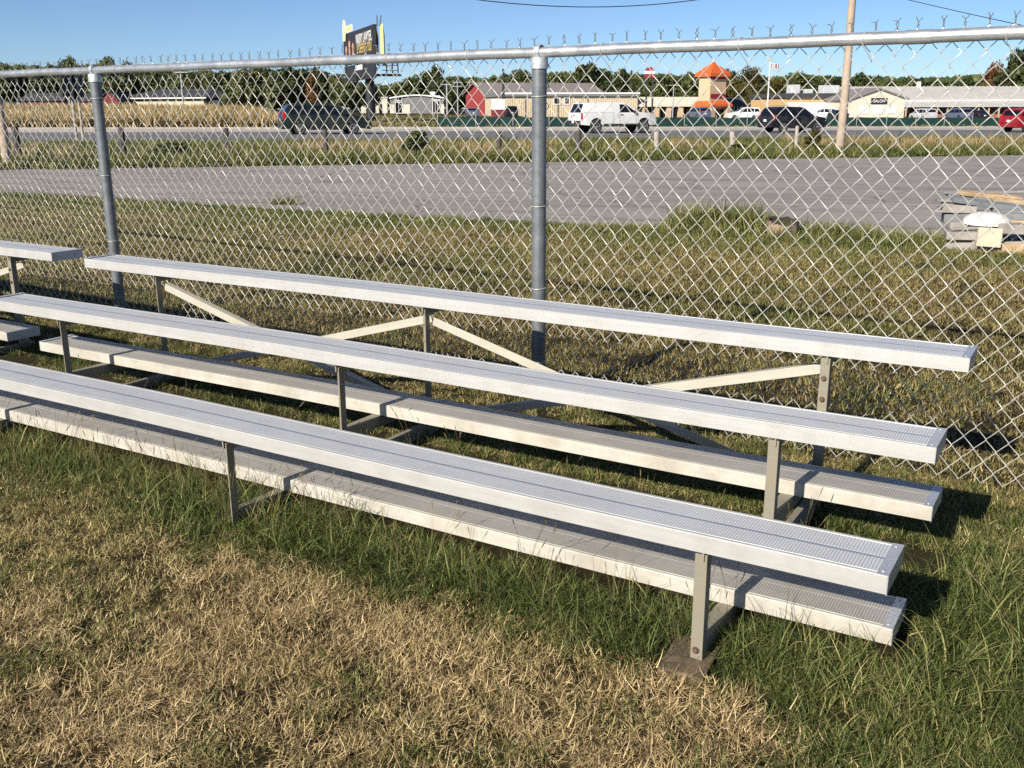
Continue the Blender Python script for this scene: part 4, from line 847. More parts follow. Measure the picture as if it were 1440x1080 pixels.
# old roadside posts
post_px = [(22, 178, .085), (171, 179, .08), (318, 180, .08), (457, 182, .075), (584, 184, .08), (702, 185, .08), (814, 185, .10), (924, 185, .09), (1031, 185, .09), (1121, 177, .06), (1266, 184, .035)]
names = ['leftmost of the row', 'second of the row, by the left fence post', 'third of the row, under the grey roof', 'fourth of the row, below the minivan', 'fifth of the row, wrapped by a bush', 'sixth of the row, below the red barn', 'seventh of the row, below the pickup tail', 'eighth of the row, below the pickup front', 'ninth of the row, below the tower', 'slim pale post below the black suv', 'thin dark stake right of the utility pole']
for (x, y, r), nm in zip(post_px, names):
    b = on_v(x, 28.6); h = A(x, y, b.y).z - b.z; mb = MB(); lean = random.uniform(-.03, .03)
    mb.tube([(0, 0, -.1), (0, 0, h * .5), (lean, 0, h - .03), (lean, 0, h)], [r * 1.05, r, r * .97, r * .85], 9)
    o = mb.build('wooden_post', M['dark_post'] if x < 900 or x > 1200 else M['old_wood'], smooth=True); o.location = b; o.rotation_euler = (0, random.uniform(-.03, .03), random.uniform(0, 3)); tag(o, 'short old roadside post, ' + nm, 'post', 'old posts between parking lot and highway')
b = on_v(5, 26.6); mb = MB(); mb.tube([(0, 0, -.2), (.0, 0, .8), (-.02, 0, 1.62), (-.02, 0, 1.68)], [.11, .10, .095, .08], 12); o = mb.build('gate_post', M['pole_wood'], smooth=True); o.location = b; tag(o, 'thick pale wooden post at the left picture edge beside the parking lot', 'post')
# road sign seen from behind
b = on_v(112, 39.8); t = thing('road_sign', 'dark backed road sign on two posts by the highway, left of the tall fence post', 'road sign', b, RY + .9)
for s in (-.16, .16): mb = MB(); mb.tube([(s, 0, -.1), (s, 0, 2.5)], .045, 8); mb.build('sign_post', M['old_wood'], t)
mb = MB(); mb.bounds(-.55, .55, .05, .08, 1.75, 2.75); mb.build('sign_panel', M['black_metal'], t, bevel=.01)
# big leaning utility pole and its wires
b = on_v(1182, 28.2); Yp = b.y; tp = A(1203, -40, Yp + .1); t = thing('utility_pole', 'weathered wooden utility pole standing in the grass strip by the highway', 'utility pole', b)
dv = tp - b; up = dv * 1.06; mb = MB(); mb.tube([dv * f + Vector((.02 * math.sin(f * 5), 0, 0)) for f in (-.02, .1, .25, .4, .55, .7, .85, 1.06)], [.15, .145, .14, .135, .128, .122, .115, .11], 14); mb.build('pole', M['pole_wood'], t, True)
cb = MB(); cb.box(up + Vector((0, 0, -.35)), (2.0, .1, .12), Matrix.Rotation(RY + .3, 3, 'Z')); cb.build('crossarm', M['pole_wood'], t)
for s in (-.8, 0, .8):
    cb = MB(); cb.lathe([(.03, 0), (.05, .03), (.03, .06), (.045, .09), (.02, .12)], up + Vector((s * math.cos(RY + .3), s * math.sin(RY + .3), -.285)), 10); cb.build('insulator', M['steel'], t, True)
def cable(lab, a, b, sag, r=.018, n=28):
    mb = MB(); mb.tube([a.lerp(b, k / n) + Vector((0, 0, -sag * 4 * (k / n) * (1 - k / n))) for k in range(n + 1)], r, 5); tag(mb.build('power_line', M['cable']), lab, 'power line', 'overhead wires')
m_ = A(786, 9, 30.5); e = m_ * 2 - (b + up); e.z = (b + up).z + .9
cable('thin overhead wire sagging across the top of the sky left of the pole', b + up, Vector((2 * m_.x - (b + up).x, 2 * m_.y - (b + up).y, (b + up).z)), (b + up).z - m_.z, .014)
p1, p2 = A(1285, 0, 31), A(1440, 33, 24); cable('thin overhead wire slanting down through the sky at the upper right', p1 + (p1 - p2) * .55, p2 + (p2 - p1) * 1.2, .05, .010)
# billboard
bp = on_v(523, 104.); Yc = bp.y; t = thing('billboard', 'tall black two sided billboard on a single dark pole above the minivan', 'billboard', bp)
def rel(x, y, Y): return A(x, y, Y) - bp
M['bill_black'] = mat('billboard_vinyl_black', (.018, .018, .022), .5, 0, .2, 1); M['bill_gold'] = mat('billboard_gold', (.62, .46, .16), .6); M['bill_cream'] = mat('billboard_cream', (.80, .66, .36), .6); M['skin_print'] = mat('printed_portrait', (.50, .27, .19), .6, 0, .35, 2); M['suit_print'] = mat('printed_suit', (.05, .05, .07), .6, 0, .3, 2); M['yellow'] = mat('billboard_yellow', (.78, .66, .22), .6)
Yr, Yl = Yc - 6.5, Yc + 7.5
def quad_panel(root, name, pts, m, th=.25):
    pts = [Vector(q) for q in pts]; nrm = (pts[1] - pts[0]).cross(pts[3] - pts[0]).normalized(); mb = MB(); i0 = [mb.vert(q) for q in pts]; i1 = [mb.vert(q - nrm * th) for q in pts]; mb.face(i0); mb.face(i1[::-1])
    for q in range(4): j = (q + 1) % 4; mb.face((i0[q], i0[j], i1[j], i1[q]))
    return mb.build(name, m, root), nrm
zt, zb = rel(504, 41.5, Yc).z, rel(504, 88, Yc).z
al, ar = rel(482.5, 50, Yl), rel(525.5, 50, Yr); PL = [Vector((al.x, al.y, zb)), Vector((ar.x, ar.y, zb)), Vector((ar.x, ar.y, zt)), Vector((al.x, al.y, zt))]
face1, n1 = quad_panel(t, 'panel', PL, M['bill_black']); ux = (PL[1] - PL[0]); wl = ux.length; ux = ux.normalized(); hh = zt - zb
rotm = Matrix((ux, Vector((0, 0, 1)), ux.cross(Vector((0, 0, 1))))).transposed(); 
if rotm.col[2].dot(Vector((0, -1, 0))) < 0: pass
eu = rotm.to_euler()
def on_panel(fx_, fz_, off=.03): return PL[0] + ux * (wl * fx_) + Vector((0, 0, hh * fz_)) + rotm.col[2] * off
letters('INJURY LAWYER,', 1.0, M['white_trim'], face1, on_panel(.70, .70), eu).scale = (.98, 1.35, 1); letters('LP DEFENDS YOU', .95, M['bill_gold'], face1, on_panel(.70, .40), eu).scale = (.92, 1.35, 1)
def flat_poly(root, name, pts, m, off):
    mb = MB(); a = [mb.vert(on_panel(x_, z_, off)) for x_, z_ in pts]; b_ = [mb.vert(on_panel(x_, z_, off - .02)) for x_, z_ in pts]; mb.face(a); mb.face(b_[::-1])
    for q in range(len(pts)): j = (q + 1) % len(pts); mb.face((a[q], a[j], b_[j], b_[q]))
    return mb.build(name, m, root)
for k, (cx, h0) in enumerate(((.10, .58), (.22, .72), (.34, .62))):
    flat_poly(face1, 'printed_suit', [(cx - .058, .02), (cx + .058, .02), (cx + .055, h0 - .30), (cx + .02, h0 - .22), (cx - .02, h0 - .22), (cx - .055, h0 - .30)], M['suit_print'], .03)
    flat_poly(face1, 'printed_head', [(cx + .026 * math.cos(q * .5236), h0 - .1 + .13 * math.sin(q * .5236)) for q in range(12)], M['skin_print'], .035)
    flat_poly(face1, 'printed_shirt', [(cx - .012, .1), (cx + .012, .1), (cx + .022, h0 - .22), (cx - .022, h0 - .22)], M['skin_print'], .055)
flat_poly(face1, 'cut_out_logo', [(.02, .78), (.11, .76), (.13, 1.0), (.38, 1.02), (.38, 1.22), (.14, 1.22), (.13, 1.38), (.09, 1.46), (.05, 1.44), (.03, 1.2)], M['bill_cream'], .12); flat_poly(face1, 'logo_bars', [(.18, 1.08), (.35, 1.09), (.35, 1.14), (.18, 1.13)], M['bill_gold'], .15)
flat_poly(face1, 'name_plate', [(.40, -.22), (.62, -.22), (.62, -.07), (.40, -.07)], M['white_trim'], .03)
b1, b2 = rel(534.5, 50, Yr - .3), rel(537.2, 50, Yl + 1); P2 = [Vector((b2.x, b2.y, zb)), Vector((b1.x, b1.y, zb)), Vector((b1.x, b1.y, zt)), Vector((b2.x, b2.y, zt))]
quad_panel(t, 'rear_panel', P2, M['yellow'], .3); P3 = [q + Vector((-.55, 0, 0)) for q in P2]; quad_panel(t, 'rear_panel_back', P3, M['bill_black'], .15)
mb = MB(); mb.tube([(0, 0, -.3), (0, 0, zb - .3)], [.52, .46], 20); mb.build('pole', M['black_metal'], t, True); mb = MB(); mb.tube([(0, 0, zb - .5), (0, 0, zb - .1), (0, 0, zt - .4)], .3, 12); mb.build('torsion_tube', M['black_metal'], t)
for f in (.0, .33, .66, 1.): mb = MB(); q = PL[0].lerp(PL[1], f); r_ = P3[0].lerp(P3[1], f); mb.tube([q + Vector((.2, .3, -.5)), q + Vector((.2, .3, hh))], .07, 6); mb.tube([q + Vector((0, 0, -.45)), r_ + Vector((0, 0, -.45))], .08, 6); mb.tube([q + Vector((.2, .3, hh * .7)), r_ + Vector((0, 0, hh * .7))], .05, 6); mb.build('strut', M['black_metal'], t)
zc = rel(520, 105.5, Yc).z; c0, c1 = rel(478, 105, Yc - 1), rel(560, 105, Yc + 2); mid = (c0 + c1) / 2
mb = MB(); mb.box((mid.x, mid.y, zc), ((c1 - c0).length, 2.2, .18)); mb.build('catwalk', M['black_metal'], t)
for f in (.80, .9, 1.): mb = MB(); q = c0.lerp(c1, f); mb.tube([(q.x, q.y, zc), (q.x, q.y, zc + 1.45)], .06, 6); mb.build('rail_post', M['black_metal'], t)
for dz in (.5, 1.0, 1.45): mb = MB(); q, r_ = c0.lerp(c1, .72), c1; mb.tube([(q.x, q.y, zc + dz), (r_.x, r_.y, zc + dz)], .04, 6); mb.build('hand_rail', M['black_metal'], t)
quad_panel(t, 'apron', [q + Vector((0, 0, -1.7)) for q in PL[:2]] + [q + Vector((0, 0, -.12)) for q in PL[1::-1]], M['bill_black'], .12)
for dx in (.05, .3): mb = MB(); q = b1; mb.tube([(q.x - .3 + dx, q.y, zt - .2), (q.x - .3 + dx * 1.5, q.y, zt + .75)], .05, 5); mb.build('lamp_arm', M['black_metal'], t)
# poles
def pole(name, lab, x, y0, y1, Y, r, m, cat='pole', arms=()):
    b = base_at(x, Y); z = A(x, y0, Y).z - b.z; t = thing(name, lab, cat, b); mb = MB(); mb.tube([(0, 0, -.2), (0, 0, z)], [r, r * .75], 9); mb.build('shaft', m, t, True)
    for dz, wdt in arms: mb = MB(); mb.box((0, 0, z - dz), (wdt, .15, .15)); mb.build('crossarm', m, t)
    return t, z
pole('utility_pole', 'slim far utility pole with crossarm in front of the cream building', 259, 100, 150, 190, .16, M['steel'], 'utility pole', ((.2, 2.6),))
pole('utility_pole', 'slim far utility pole beside the road sign at the left', 100, 113, 150, 180, .14, M['steel'], 'utility pole', ((.3, 1.6),))
pole('utility_pole', 'pale utility pole right of the grey office, tallest of three', 629, 117, 158, 225, .22, M['steel'], 'utility pole', ((.3, 2.4),))
pole('utility_pole', 'thin utility pole between the grey office and the red barn', 644, 114, 158, 240, .16, M['steel'], 'utility pole', ((.3, 2.2), (1.2, 2.2)))
pole('utility_pole', 'thinnest utility pole just left of the red barn', 661, 113, 158, 250, .13, M['steel'], 'utility pole', ((.4, 1.8),))
pole('utility_pole', 'pair of tan far poles above the minivan, left one', 448, 112, 140, 215, .2, M['pole_wood'], 'utility pole', ((.3, 2.4),))
pole('sign_mast', 'tall black mast in front of the red barn', 708, 97, 165, 132, .2, M['black_metal'], 'mast')
t, z = pole('flagpole', 'white flagpole with a small flag right of the orange roofed tower', 1078.5, 85, 165, 140, .09, M['white_trim'], 'flagpole')
mb = MB(); fl = [(0.1 + .11 * k, .12 * math.sin(k * .9), 0) for k in range(11)]
i0 = [mb.vert((x_, y_, z - .3 - .02 * k)) for k, (x_, y_, _) in enumerate(fl)]; i1 = [mb.vert((x_, y_ + .03, z - .95 - .02 * k)) for k, (x_, y_, _) in enumerate(fl)]
for k in range(10): mb.face((i0[k], i0[k + 1], i1[k + 1], i1[k]), k % 2)
mb.build('flag', [M['white_trim'], M['red_paint']], t)
mb = MB(); mb.lathe([(.1, 0), (.16, .1), (.1, .22)], (0, 0, z), 10); mb.build('finial', M['bill_gold'], t, True)
for x, ln in ((1008, 'dark'),): pass
t, z = pole('shop_pole_sign', 'tall shop sign with red and white capsule on two dark poles', 908, 108, 165, 138, .14, M['black_metal'], 'sign'); mb = MB(); mb.tube([(.85, 0, -.2), (.85, 0, z)], .12, 8); mb.build('shaft', M['black_metal'], t)
mb = MB(); mb.prism([(-.35, 0), (1.0, 0), (1.05, .5), (.98, .95), (.55, 1.35), (.1, 1.35), (-.3, .95), (-.4, .5)], 'y', -.18, .18); sg = mb.build('sign_face', M['maroon'], t); sg.location = (0, 0, z - .1); mb = MB(); mb.bounds(-.37, 1.02, -.2, .2, z + .38, z + .74); mb.build('white_band', M['white_trim'], t)
t, z = pole('street_light', 'grey street light pole rising behind the shop row canopy', 946, 120, 165, 146, .09, M['steel'], 'street light'); mb = MB(); mb.box((0, 0, z), (1.4, .25, .12)); mb.build('lamp_head', M['steel'], t, bevel=.03)
# white sign with red base, in front of the red barn
t, p = bthing('yard_sign', 'white sign panel on a dark red base in front of the red barn', 691, 128, RY * .5, 'sign'); part(t, 'panel', M['white_trim'], (0, 1.75, -.1, .1, 1.25, 2.5), bevel=.02); part(t, 'base', M['dark_red'], (.15, 1.6, -.3, .3, -.3, 1.24)); part(t, 'sign_post', M['red_wall'], (-.05, .08, -.06, .06, -.3, 2.3))
# parked cars in front of the shops
def parked(x, Y, head, pt, spec, lab): b = base_at(x, Y); car('parked_car', lab, b, head, pt, spec, 'cars parked by the shops')
parked(664, 150, RY + 1.35, M['blue_paint'], SEDAN, 'dark blue sedan parked left of the white sign'); parked(714, 146, RY + 1.5, M['black_paint'], SUV, 'black suv parked right of the white sign')
parked(982, 146, RY + 1.5, M['blue_paint'], SUV, 'blue grey suv parked before the tower entrance'); parked(1046, 140, RY + 2.8, M['white_paint'], SUV, 'white suv parked right of the tower'); parked(1156, 150, RY + 2.5, M['white_paint'], SUV, 'white suv parked below the white awning'); parked(1178, 140, RY + 1.2, M['black_paint'], SEDAN, 'dark sedan parked just left of the wooden utility pole'); parked(1298, 150, RY + 1.4, M['silver_paint'], SUV, 'pale suv parked before the porch, right of the gabled shop'); parked(1347, 150, RY + 1.5, M['blue_paint'], SUV, 'dark blue suv parked before the brown porch'); parked(1372, 150, RY + 1.4, M['black_paint'], SEDAN, 'black sedan parked before the brown porch')

# ==================================================================== TREES
FOL = [(.0, (.020, .031, .011)), (.35, (.058, .080, .025)), (.7, (.12, .142, .046)), (1., (.21, .215, .08))]
M['leaf_dark'] = leaf_mat('dark_foliage', [(p, tuple(c * .82 for c in q)) for p, q in FOL], .12, .3, .25); M['leaf_mid'] = leaf_mat('mid_foliage', FOL, .12, .3, .3)
M['leaf_warm'] = leaf_mat('autumn_foliage', [(.0, (.035, .03, .008)), (.4, (.09, .085, .018)), (.75, (.16, .12, .03)), (1., (.26, .17, .05))], .15, .3, .3); M['leaf_rust'] = leaf_mat('rusty_foliage', [(.0, (.05, .02, .008)), (.5, (.16, .07, .022)), (1., (.28, .15, .05))], .15, .3, .3)
M['bark'] = mat('tree_bark', (.09, .07, .055), .95, 0, .3, 4, .5, 30)
def crown_mesh(name, m, seed, hgt, rad, n=2600, lobes=11, base=.22, leaf=.42, cone=False):
    g = np.random.default_rng(seed); V = np.zeros((n * 4, 3), np.float32); T = np.zeros(n * 4, np.float32)
    L_ = []
    for k in range(lobes):
        f = g.uniform(0, 1); z = hgt * (base + (1 - base) * (.12 + .8 * f)); rr = rad * (.62 - .35 * f if not cone else .75 * (1 - f) + .05); a = g.uniform(0, 6.283)
        L_.append((rr * math.cos(a), rr * math.sin(a), z, rad * g.uniform(.34, .55) * (1 - .35 * f if not cone else 1.1 - .9 * f), g.uniform(-.18, .18)))
    L_.append((0, 0, hgt * .55, rad * .6, 0)); L_.append((0, 0, hgt * .82, rad * (.42 if not cone else .16), .05))
    w_ = np.array([l[3] ** 2 for l in L_]); w_ /= w_.sum(); pick = g.choice(len(L_), n, p=w_)
    for i in range(n):
        cx, cy, cz, r, tb = L_[pick[i]]; d = g.normal(size=3); d /= np.linalg.norm(d); q = r * g.uniform(.62, 1.06) * (1 + .18 * math.sin(7 * d[0] + 5 * d[2] + pick[i]))
        c = np.array([cx, cy, cz]) + d * q * np.array([1, 1, .82]); nn = d + g.normal(0, .55, 3); nn /= np.linalg.norm(nn); a = np.cross(nn, g.normal(size=3)); a /= np.linalg.norm(a); b = np.cross(nn, a); s = leaf * g.uniform(.5, 1.25)
        V[i * 4:i * 4 + 4] = (c - a * s, c - b * s * .55, c + a * s, c + b * s * .6); T[i * 4:i * 4 + 4] = np.clip(.45 + tb + g.normal(0, .2), 0, 1)
    me = bpy.data.meshes.new(name); me.from_pydata(V.tolist(), [], np.arange(n * 4).reshape(-1, 4).tolist()); me.materials.append(m)
    at = me.attributes.new('tint', 'FLOAT', 'POINT'); at.data.foreach_set('value', T); return me
def trunk_mesh(seed, hgt, rad):
    g = np.random.default_rng(seed); mb = MB(); r = hgt * .022
    mb.tube([(0, 0, -.3), (.05 * g.normal(), .05 * g.normal(), hgt * .3), (.15 * g.normal(), .15 * g.normal(), hgt * .6), (.2 * g.normal(), .2 * g.normal(), hgt * .88)], [r * 1.3, r, r * .6, r * .15], 8)
    for k in range(6):
        a = g.uniform(0, 6.28); z = hgt * g.uniform(.25, .6); l = rad * g.uniform(.5, .85); mb.tube([(0, 0, z), (math.cos(a) * l * .5, math.sin(a) * l * .5, z + l * .35), (math.cos(a) * l, math.sin(a) * l, z + l * .6)], [r * .5, r * .3, r * .08], 6)
    return mb.mesh('trunk', M['bark'], True)
KINDS = {}
for nm, m, n in (('dark', 'leaf_dark', 3), ('mid', 'leaf_mid', 3), ('warm', 'leaf_warm', 2), ('rust', 'leaf_rust', 1)):
    for k in range(n): sd_ = {'dark': 10, 'mid': 30, 'warm': 50, 'rust': 70}[nm] + k; KINDS[nm, k] = (crown_mesh('crown', M[m], sd_, 10, 4.4), trunk_mesh(sd_, 10, 4.4), n)
KINDS['conifer', 0] = (crown_mesh('crown', M['leaf_dark'], 90, 10, 2.3, 1800, 16, .08, .34, True), trunk_mesh(90, 10, 2), 1)
KINDS['fine', 0] = (crown_mesh('crown', M['leaf_mid'], 95, 10, 4.2, 6500, 14, .12, .22), trunk_mesh(95, 10, 4), 1); KINDS['finewarm', 0] = (crown_mesh('crown', M['leaf_warm'], 96, 10, 4.2, 6500, 14, .10, .22), trunk_mesh(96, 10, 4), 1)
def tree(kind, x, ytop, Y, wpx, label, group, low=0.):
    ks = [k for k in KINDS if k[0] == kind]; cr, tr, _ = KINDS[ks[random.randrange(len(ks))]]; b = base_at(x, Y); h = A(x, ytop, Y).z - b.z; sw = wpx * Y / FPX / 8.8
    t = thing('conifer' if kind == 'conifer' else 'tree', label, 'tree', b, random.uniform(0, 6.28), group); c = obj('crown', cr, t); k = obj('trunk', tr, t); 
    for o in (c, k): o.scale = (sw, sw, h / 10)
    c.location = (0, 0, -low * h); return t
def row(kinds, spec, Y, label, group, jit=8):
    ORD = ['first', 'second', 'third', 'fourth', 'fifth', 'sixth', 'seventh', 'eighth', 'ninth', 'tenth']
    for q, (x, y, w_) in enumerate(spec): tree(random.choice(kinds), x, y, Y + random.uniform(-jit, jit), w_, label + ', %s from the left' % ORD[q], group)
row(['dark', 'dark', 'mid'], [(-8, 92, 46), (14, 86, 40), (38, 93, 40), (62, 94, 40), (84, 92, 36), (106, 80, 44), (130, 91, 38), (157, 82, 42), (182, 88, 40), (206, 93, 38)], 262, 'dark tree in the wood behind the corn', 'trees behind the corn')
row(['dark', 'mid'], [(228, 97, 44), (252, 96, 44), (276, 100, 42), (300, 97, 46), (322, 101, 44)], 255, 'dark tree in the row behind the cream building', 'trees behind the cream building')
row(['mid', 'dark'], [(345, 96, 58), (372, 92, 60), (398, 95, 58), (424, 98, 56)], 170, 'large dark green tree behind the minivan', 'trees behind the minivan')
row(['dark'], [(452, 97, 52), (474, 102, 46), (494, 112, 42), (520, 118, 44)], 205, 'dark tree behind the billboard pole', 'trees behind the billboard')
tree('rust', 441, 103, 160, 24, 'slim rusty brown tree among the dark trees above the minivan', None); tree('warm', 274, 116, 240, 34, 'yellow green bush like tree above the dark hip roof', None)
row(['mid', 'dark'], [(545, 124, 40), (562, 116, 40), (582, 106, 44), (604, 98, 46), (640, 106, 44), (662, 110, 40), (690, 107, 44)], 300, 'green tree in the row behind the grey office', 'trees behind the grey office')
tree('fine', 618, 90, 282, 40, 'tall light green tree with feathery top behind the grey office', None)
row(['dark', 'mid', 'dark'], [(712, 102, 48), (733, 95, 50), (757, 103, 46), (779, 103, 46), (800, 99, 48), (824, 90, 52), (848, 94, 50), (872, 98, 46)], 262, 'dark round tree behind the red barn roof', 'trees behind the red barn')
tree('conifer', 887, 88, 235, 22, 'dark pointed conifer left of the red and white sign', None)
row(['mid', 'warm', 'mid'], [(900, 104, 44), (922, 102, 46), (946, 105, 46), (968, 102, 46), (988, 106, 44)], 250, 'olive green tree behind the shop row canopy', 'trees behind the shop row')
tree('warm', 1022, 95, 235, 40, 'tree showing right beside the orange roof', None); tree('finewarm', 1052, 92, 205, 54, 'broad olive yellow tree right of the orange roofed tower', None); tree('finewarm', 1090, 101, 190, 46, 'olive tree left of the black suv, crown reaching low', None, .12)
row(['dark', 'mid'], [(1118, 102, 44), (1142, 108, 44), (1166, 110, 42), (1190, 109, 42), (1212, 104, 46), (1236, 112, 40), (1262, 113, 38), (1276, 107, 34)], 290, 'dark tree behind the right hand shops', 'trees behind the right hand shops')
tree('rust', 1394, 84, 205, 44, 'rusty brown tree above the long grey roof at the right', None); tree('dark', 1424, 72, 200, 66, 'tall dark green tree above the long grey roof at the right edge', None); tree('dark', 1470, 70, 200, 66, 'dark tree cut off by the right picture edge above the grey roof', None)
# wooded skyline behind everything, one mass
def wood_mass(name, xs_, Y, label, leaf, n, m, depth=25, ybot=150):
    g = np.random.default_rng(len(name)); V = []; T = []; xa = [q[0] for q in xs_]; ya = [q[1] for q in xs_]
    for _ in range(n):
        x = g.uniform(xa[0], xa[-1]); yt = np.interp(x, xa, ya) + 5 * vnoise([x], [0], .045, 31)[0] - 2 + 3 * vnoise([x], [9], .15, 32)[0]; y = yt + (ybot - yt) * g.random() ** 1.6; Yd = Y + g.uniform(-depth, depth)
        c = np.array(A(x, y, Yd)); nn = np.array([0, -1, .5]) + g.normal(0, .6, 3); nn /= np.linalg.norm(nn); a = np.cross(nn, g.normal(size=3)); a /= np.linalg.norm(a); b = np.cross(nn, a); s = leaf * g.uniform(.5, 1.3)
        V += [c - a * s, c - b * s * .6, c + a * s, c + b * s * .6]; T += [float(np.clip(.42 + .5 * (vnoise([x], [y], .11, 33)[0] - .5) + g.normal(0, .12), 0, 1))] * 4
    me = bpy.data.meshes.new(name); me.from_pydata([tuple(v) for v in V], [], np.arange(len(V)).reshape(-1, 4).tolist()); me.materials.append(m); at = me.attributes.new('tint', 'FLOAT', 'POINT'); at.data.foreach_set('value', np.array(T, np.float32))
    tag(obj(name, me), label, 'trees', kind='stuff')
wood_mass('treeline', [(-40, 96), (120, 94), (230, 103), (330, 103), (420, 101), (500, 118), (560, 122), (620, 110), (700, 112), (830, 104), (900, 108), (1000, 110), (1110, 108), (1180, 113)], 345, 'continuous dark wood along the skyline behind the buildings', 1.5, 15000, M['leaf_dark'])
# wooded hills far to the right
M['hill'] = mat('wooded_hill', (.045, .062, .035), .95, 0, .5, .03, .6, .5, coord='Object')
mb = MB(); prof = [(1040, 116), (1100, 110), (1160, 107), (1200, 109), (1260, 111), (1330, 109), (1390, 107), (1440, 108), (1540, 106)]; rows_ = []
for k in range(101):
    x = 1040 + 5 * k; y = np.interp(x, [q[0] for q in prof], [q[1] for q in prof]) + 1.6 * vnoise([x], [1], .12, 41)[0]; top = A(x, y, 900); foot = base_at(x, 620); back = Vector((top.x * 1.3, top.y * 1.3, -5)); rows_.append([mb.vert(foot + Vector((0, 0, -2))), mb.vert(foot.lerp(top, .5) + Vector((0, 0, 3))), mb.vert(top), mb.vert(back)])
for a, b in zip(rows_, rows_[1:]):
    for k in range(3): mb.face((a[k], b[k], b[k + 1], a[k + 1]))
tag(mb.build('hills', M['hill'], smooth=True), 'low wooded hills on the skyline behind the right hand shops', 'hills', kind='structure')
wood_mass('hill_wood', [(1040, 116), (1100, 111), (1160, 107), (1260, 111), (1390, 107), (1540, 106)], 780, 'distant woods covering the low hills at the right', 3.0, 5000, M['leaf_mid'], 60, 125)

# ==================================================================== CORN FIELD
M['corn'] = leaf_mat('dry_corn_leaf', [(.0, (.12, .11, .03)), (.3, (.36, .26, .11)), (.65, (.58, .44, .22)), (1., (.72, .57, .33))], .05, .25, .3)
corn_c = [blades_mesh('corn_stalk', M['corn'], 14, .18, .5, 1.55, (.0, .35), (.1, 1.9), .05, .10, 800 + k, 4, .3, (0, 1)) for k in range(5)]
cu0 = min(on_v(-60, 76).dot(RU), on_v(-60, 190).dot(RU)); n = 15000; u = rng.uniform(-115, 18, n); v = 74.2 + 120 * rng.random(n) ** 2.2; X = u * RU.x + v * RV.x; Y = u * RU.y + v * RV.y
xp = 720 + FPX * X / Y * 1.03; k = (xp < 392 - (v - 74) * .30) & (xp > -80); X, Y, v = X[k], Y[k], v[k]
rise = np.clip((v - 76) / 115, 0, 1); N = len(X); scatter('corn', corn_c, np.stack([X, Y, ter(X, Y) + rise * .95 - .1], 1), np.stack([rng.normal(0, .08, N), rng.normal(0, .08, N), rng.uniform(0, 6.28, N)], 1), rng.uniform(.8, 1.15, N), 'field of dry tan corn across the highway at the left', 'corn')
M['corn_soil'] = mat('corn_stubble_soil', (.20, .14, .075), .95, 0, .35, .6)
mb = MB(); rows_ = []
for vv in (74.0, 76, 100, 125, 150, 191): rows_.append([mb.vert((lambda p: (p.x, p.y, p.z + .02 + .95 * max(0, min(1, (vv - 76) / 115))))(UV(uu, vv))) for uu in np.linspace(-125, 22, 30)])
for a, b in zip(rows_, rows_[1:]):
    for k in range(29): mb.face((a[k], a[k + 1], b[k + 1], b[k]))
tag(mb.build('field', M['corn_soil'], smooth=True), 'gently rising brown soil of the corn field', 'field', kind='structure')
# far verge lawn between the highway and the offices
M['far_lawn'] = leaf_mat('far_lawn_blade', [(.0, (.06, .07, .02)), (.5, (.16, .15, .05)), (1., (.32, .26, .11))], .08, .35, .3)
lawn_c = [blades_mesh('lawn', M['far_lawn'], 40, 1.2, .10, .25, (.1, 1.), (.1, 1.2), .08, .16, 840 + k, 2, 0, (0, 1)) for k in range(4)]
n = 5000; u = rng.uniform(-20, 140, n); v = rng.uniform(70.2, 175, n); X = u * RU.x + v * RV.x; Y = u * RU.y + v * RV.y; xp = 720 + FPX * X / Y * 1.03; k = (xp > 392) & (xp < 1460) & ((v < 84) | (xp < 700)); lay('far_lawn', lawn_c, X[k], Y[k], .8, 1.3, 'yellow green lawn across the highway below the billboard', 'grass')
M['car_park'] = asphalt('far_lot', (.20, .195, .19), (.27, .265, .26), False)
sheet('shop_car_park', [(RU * u_ + RV * 80, RU * u_ + RV * 133) for u_ in np.arange(28, 200, 12)], M['car_park'], .02, 'grey car park in front of the shops across the highway', 'car park')
# bushes in the strip
def bush(lab, x, v, wpx, ytop, m='fine'):
    b = on_v(x, v); h = A(x, ytop, b.y).z - b.z; sw = wpx * b.y / FPX / 8.8; t = thing('bush', lab, 'bush', b, random.uniform(0, 6)); c = obj('foliage', BUSH[m], t); c.scale = (sw * 1.1, sw * 1.1, h / 10); st = obj('stem', KINDS['dark', 0][1], t); st.scale = (sw * .5, sw * .5, h / 12)
BUSH = {'fine': crown_mesh('foliage', M['leaf_dark'], 120, 10, 4.3, 1500, 10, .05, .5), 'olive': crown_mesh('foliage', M['leaf_warm'], 121, 10, 4.2, 1500, 10, .05, .45)}
bush('dark bush growing round the fifth roadside post', 586, 28.4, 46, 183); bush('low dark green bush in the strip left of centre', 238, 30, 62, 199); bush('green weed bush in the strip below the pickup front', 1040, 28.5, 40, 202); bush('tall olive weed bush below the black suv', 1143, 28.0, 32, 182, 'olive'); bush('low green bush in the strip below the pickup tail', 812, 27.2, 30, 212)

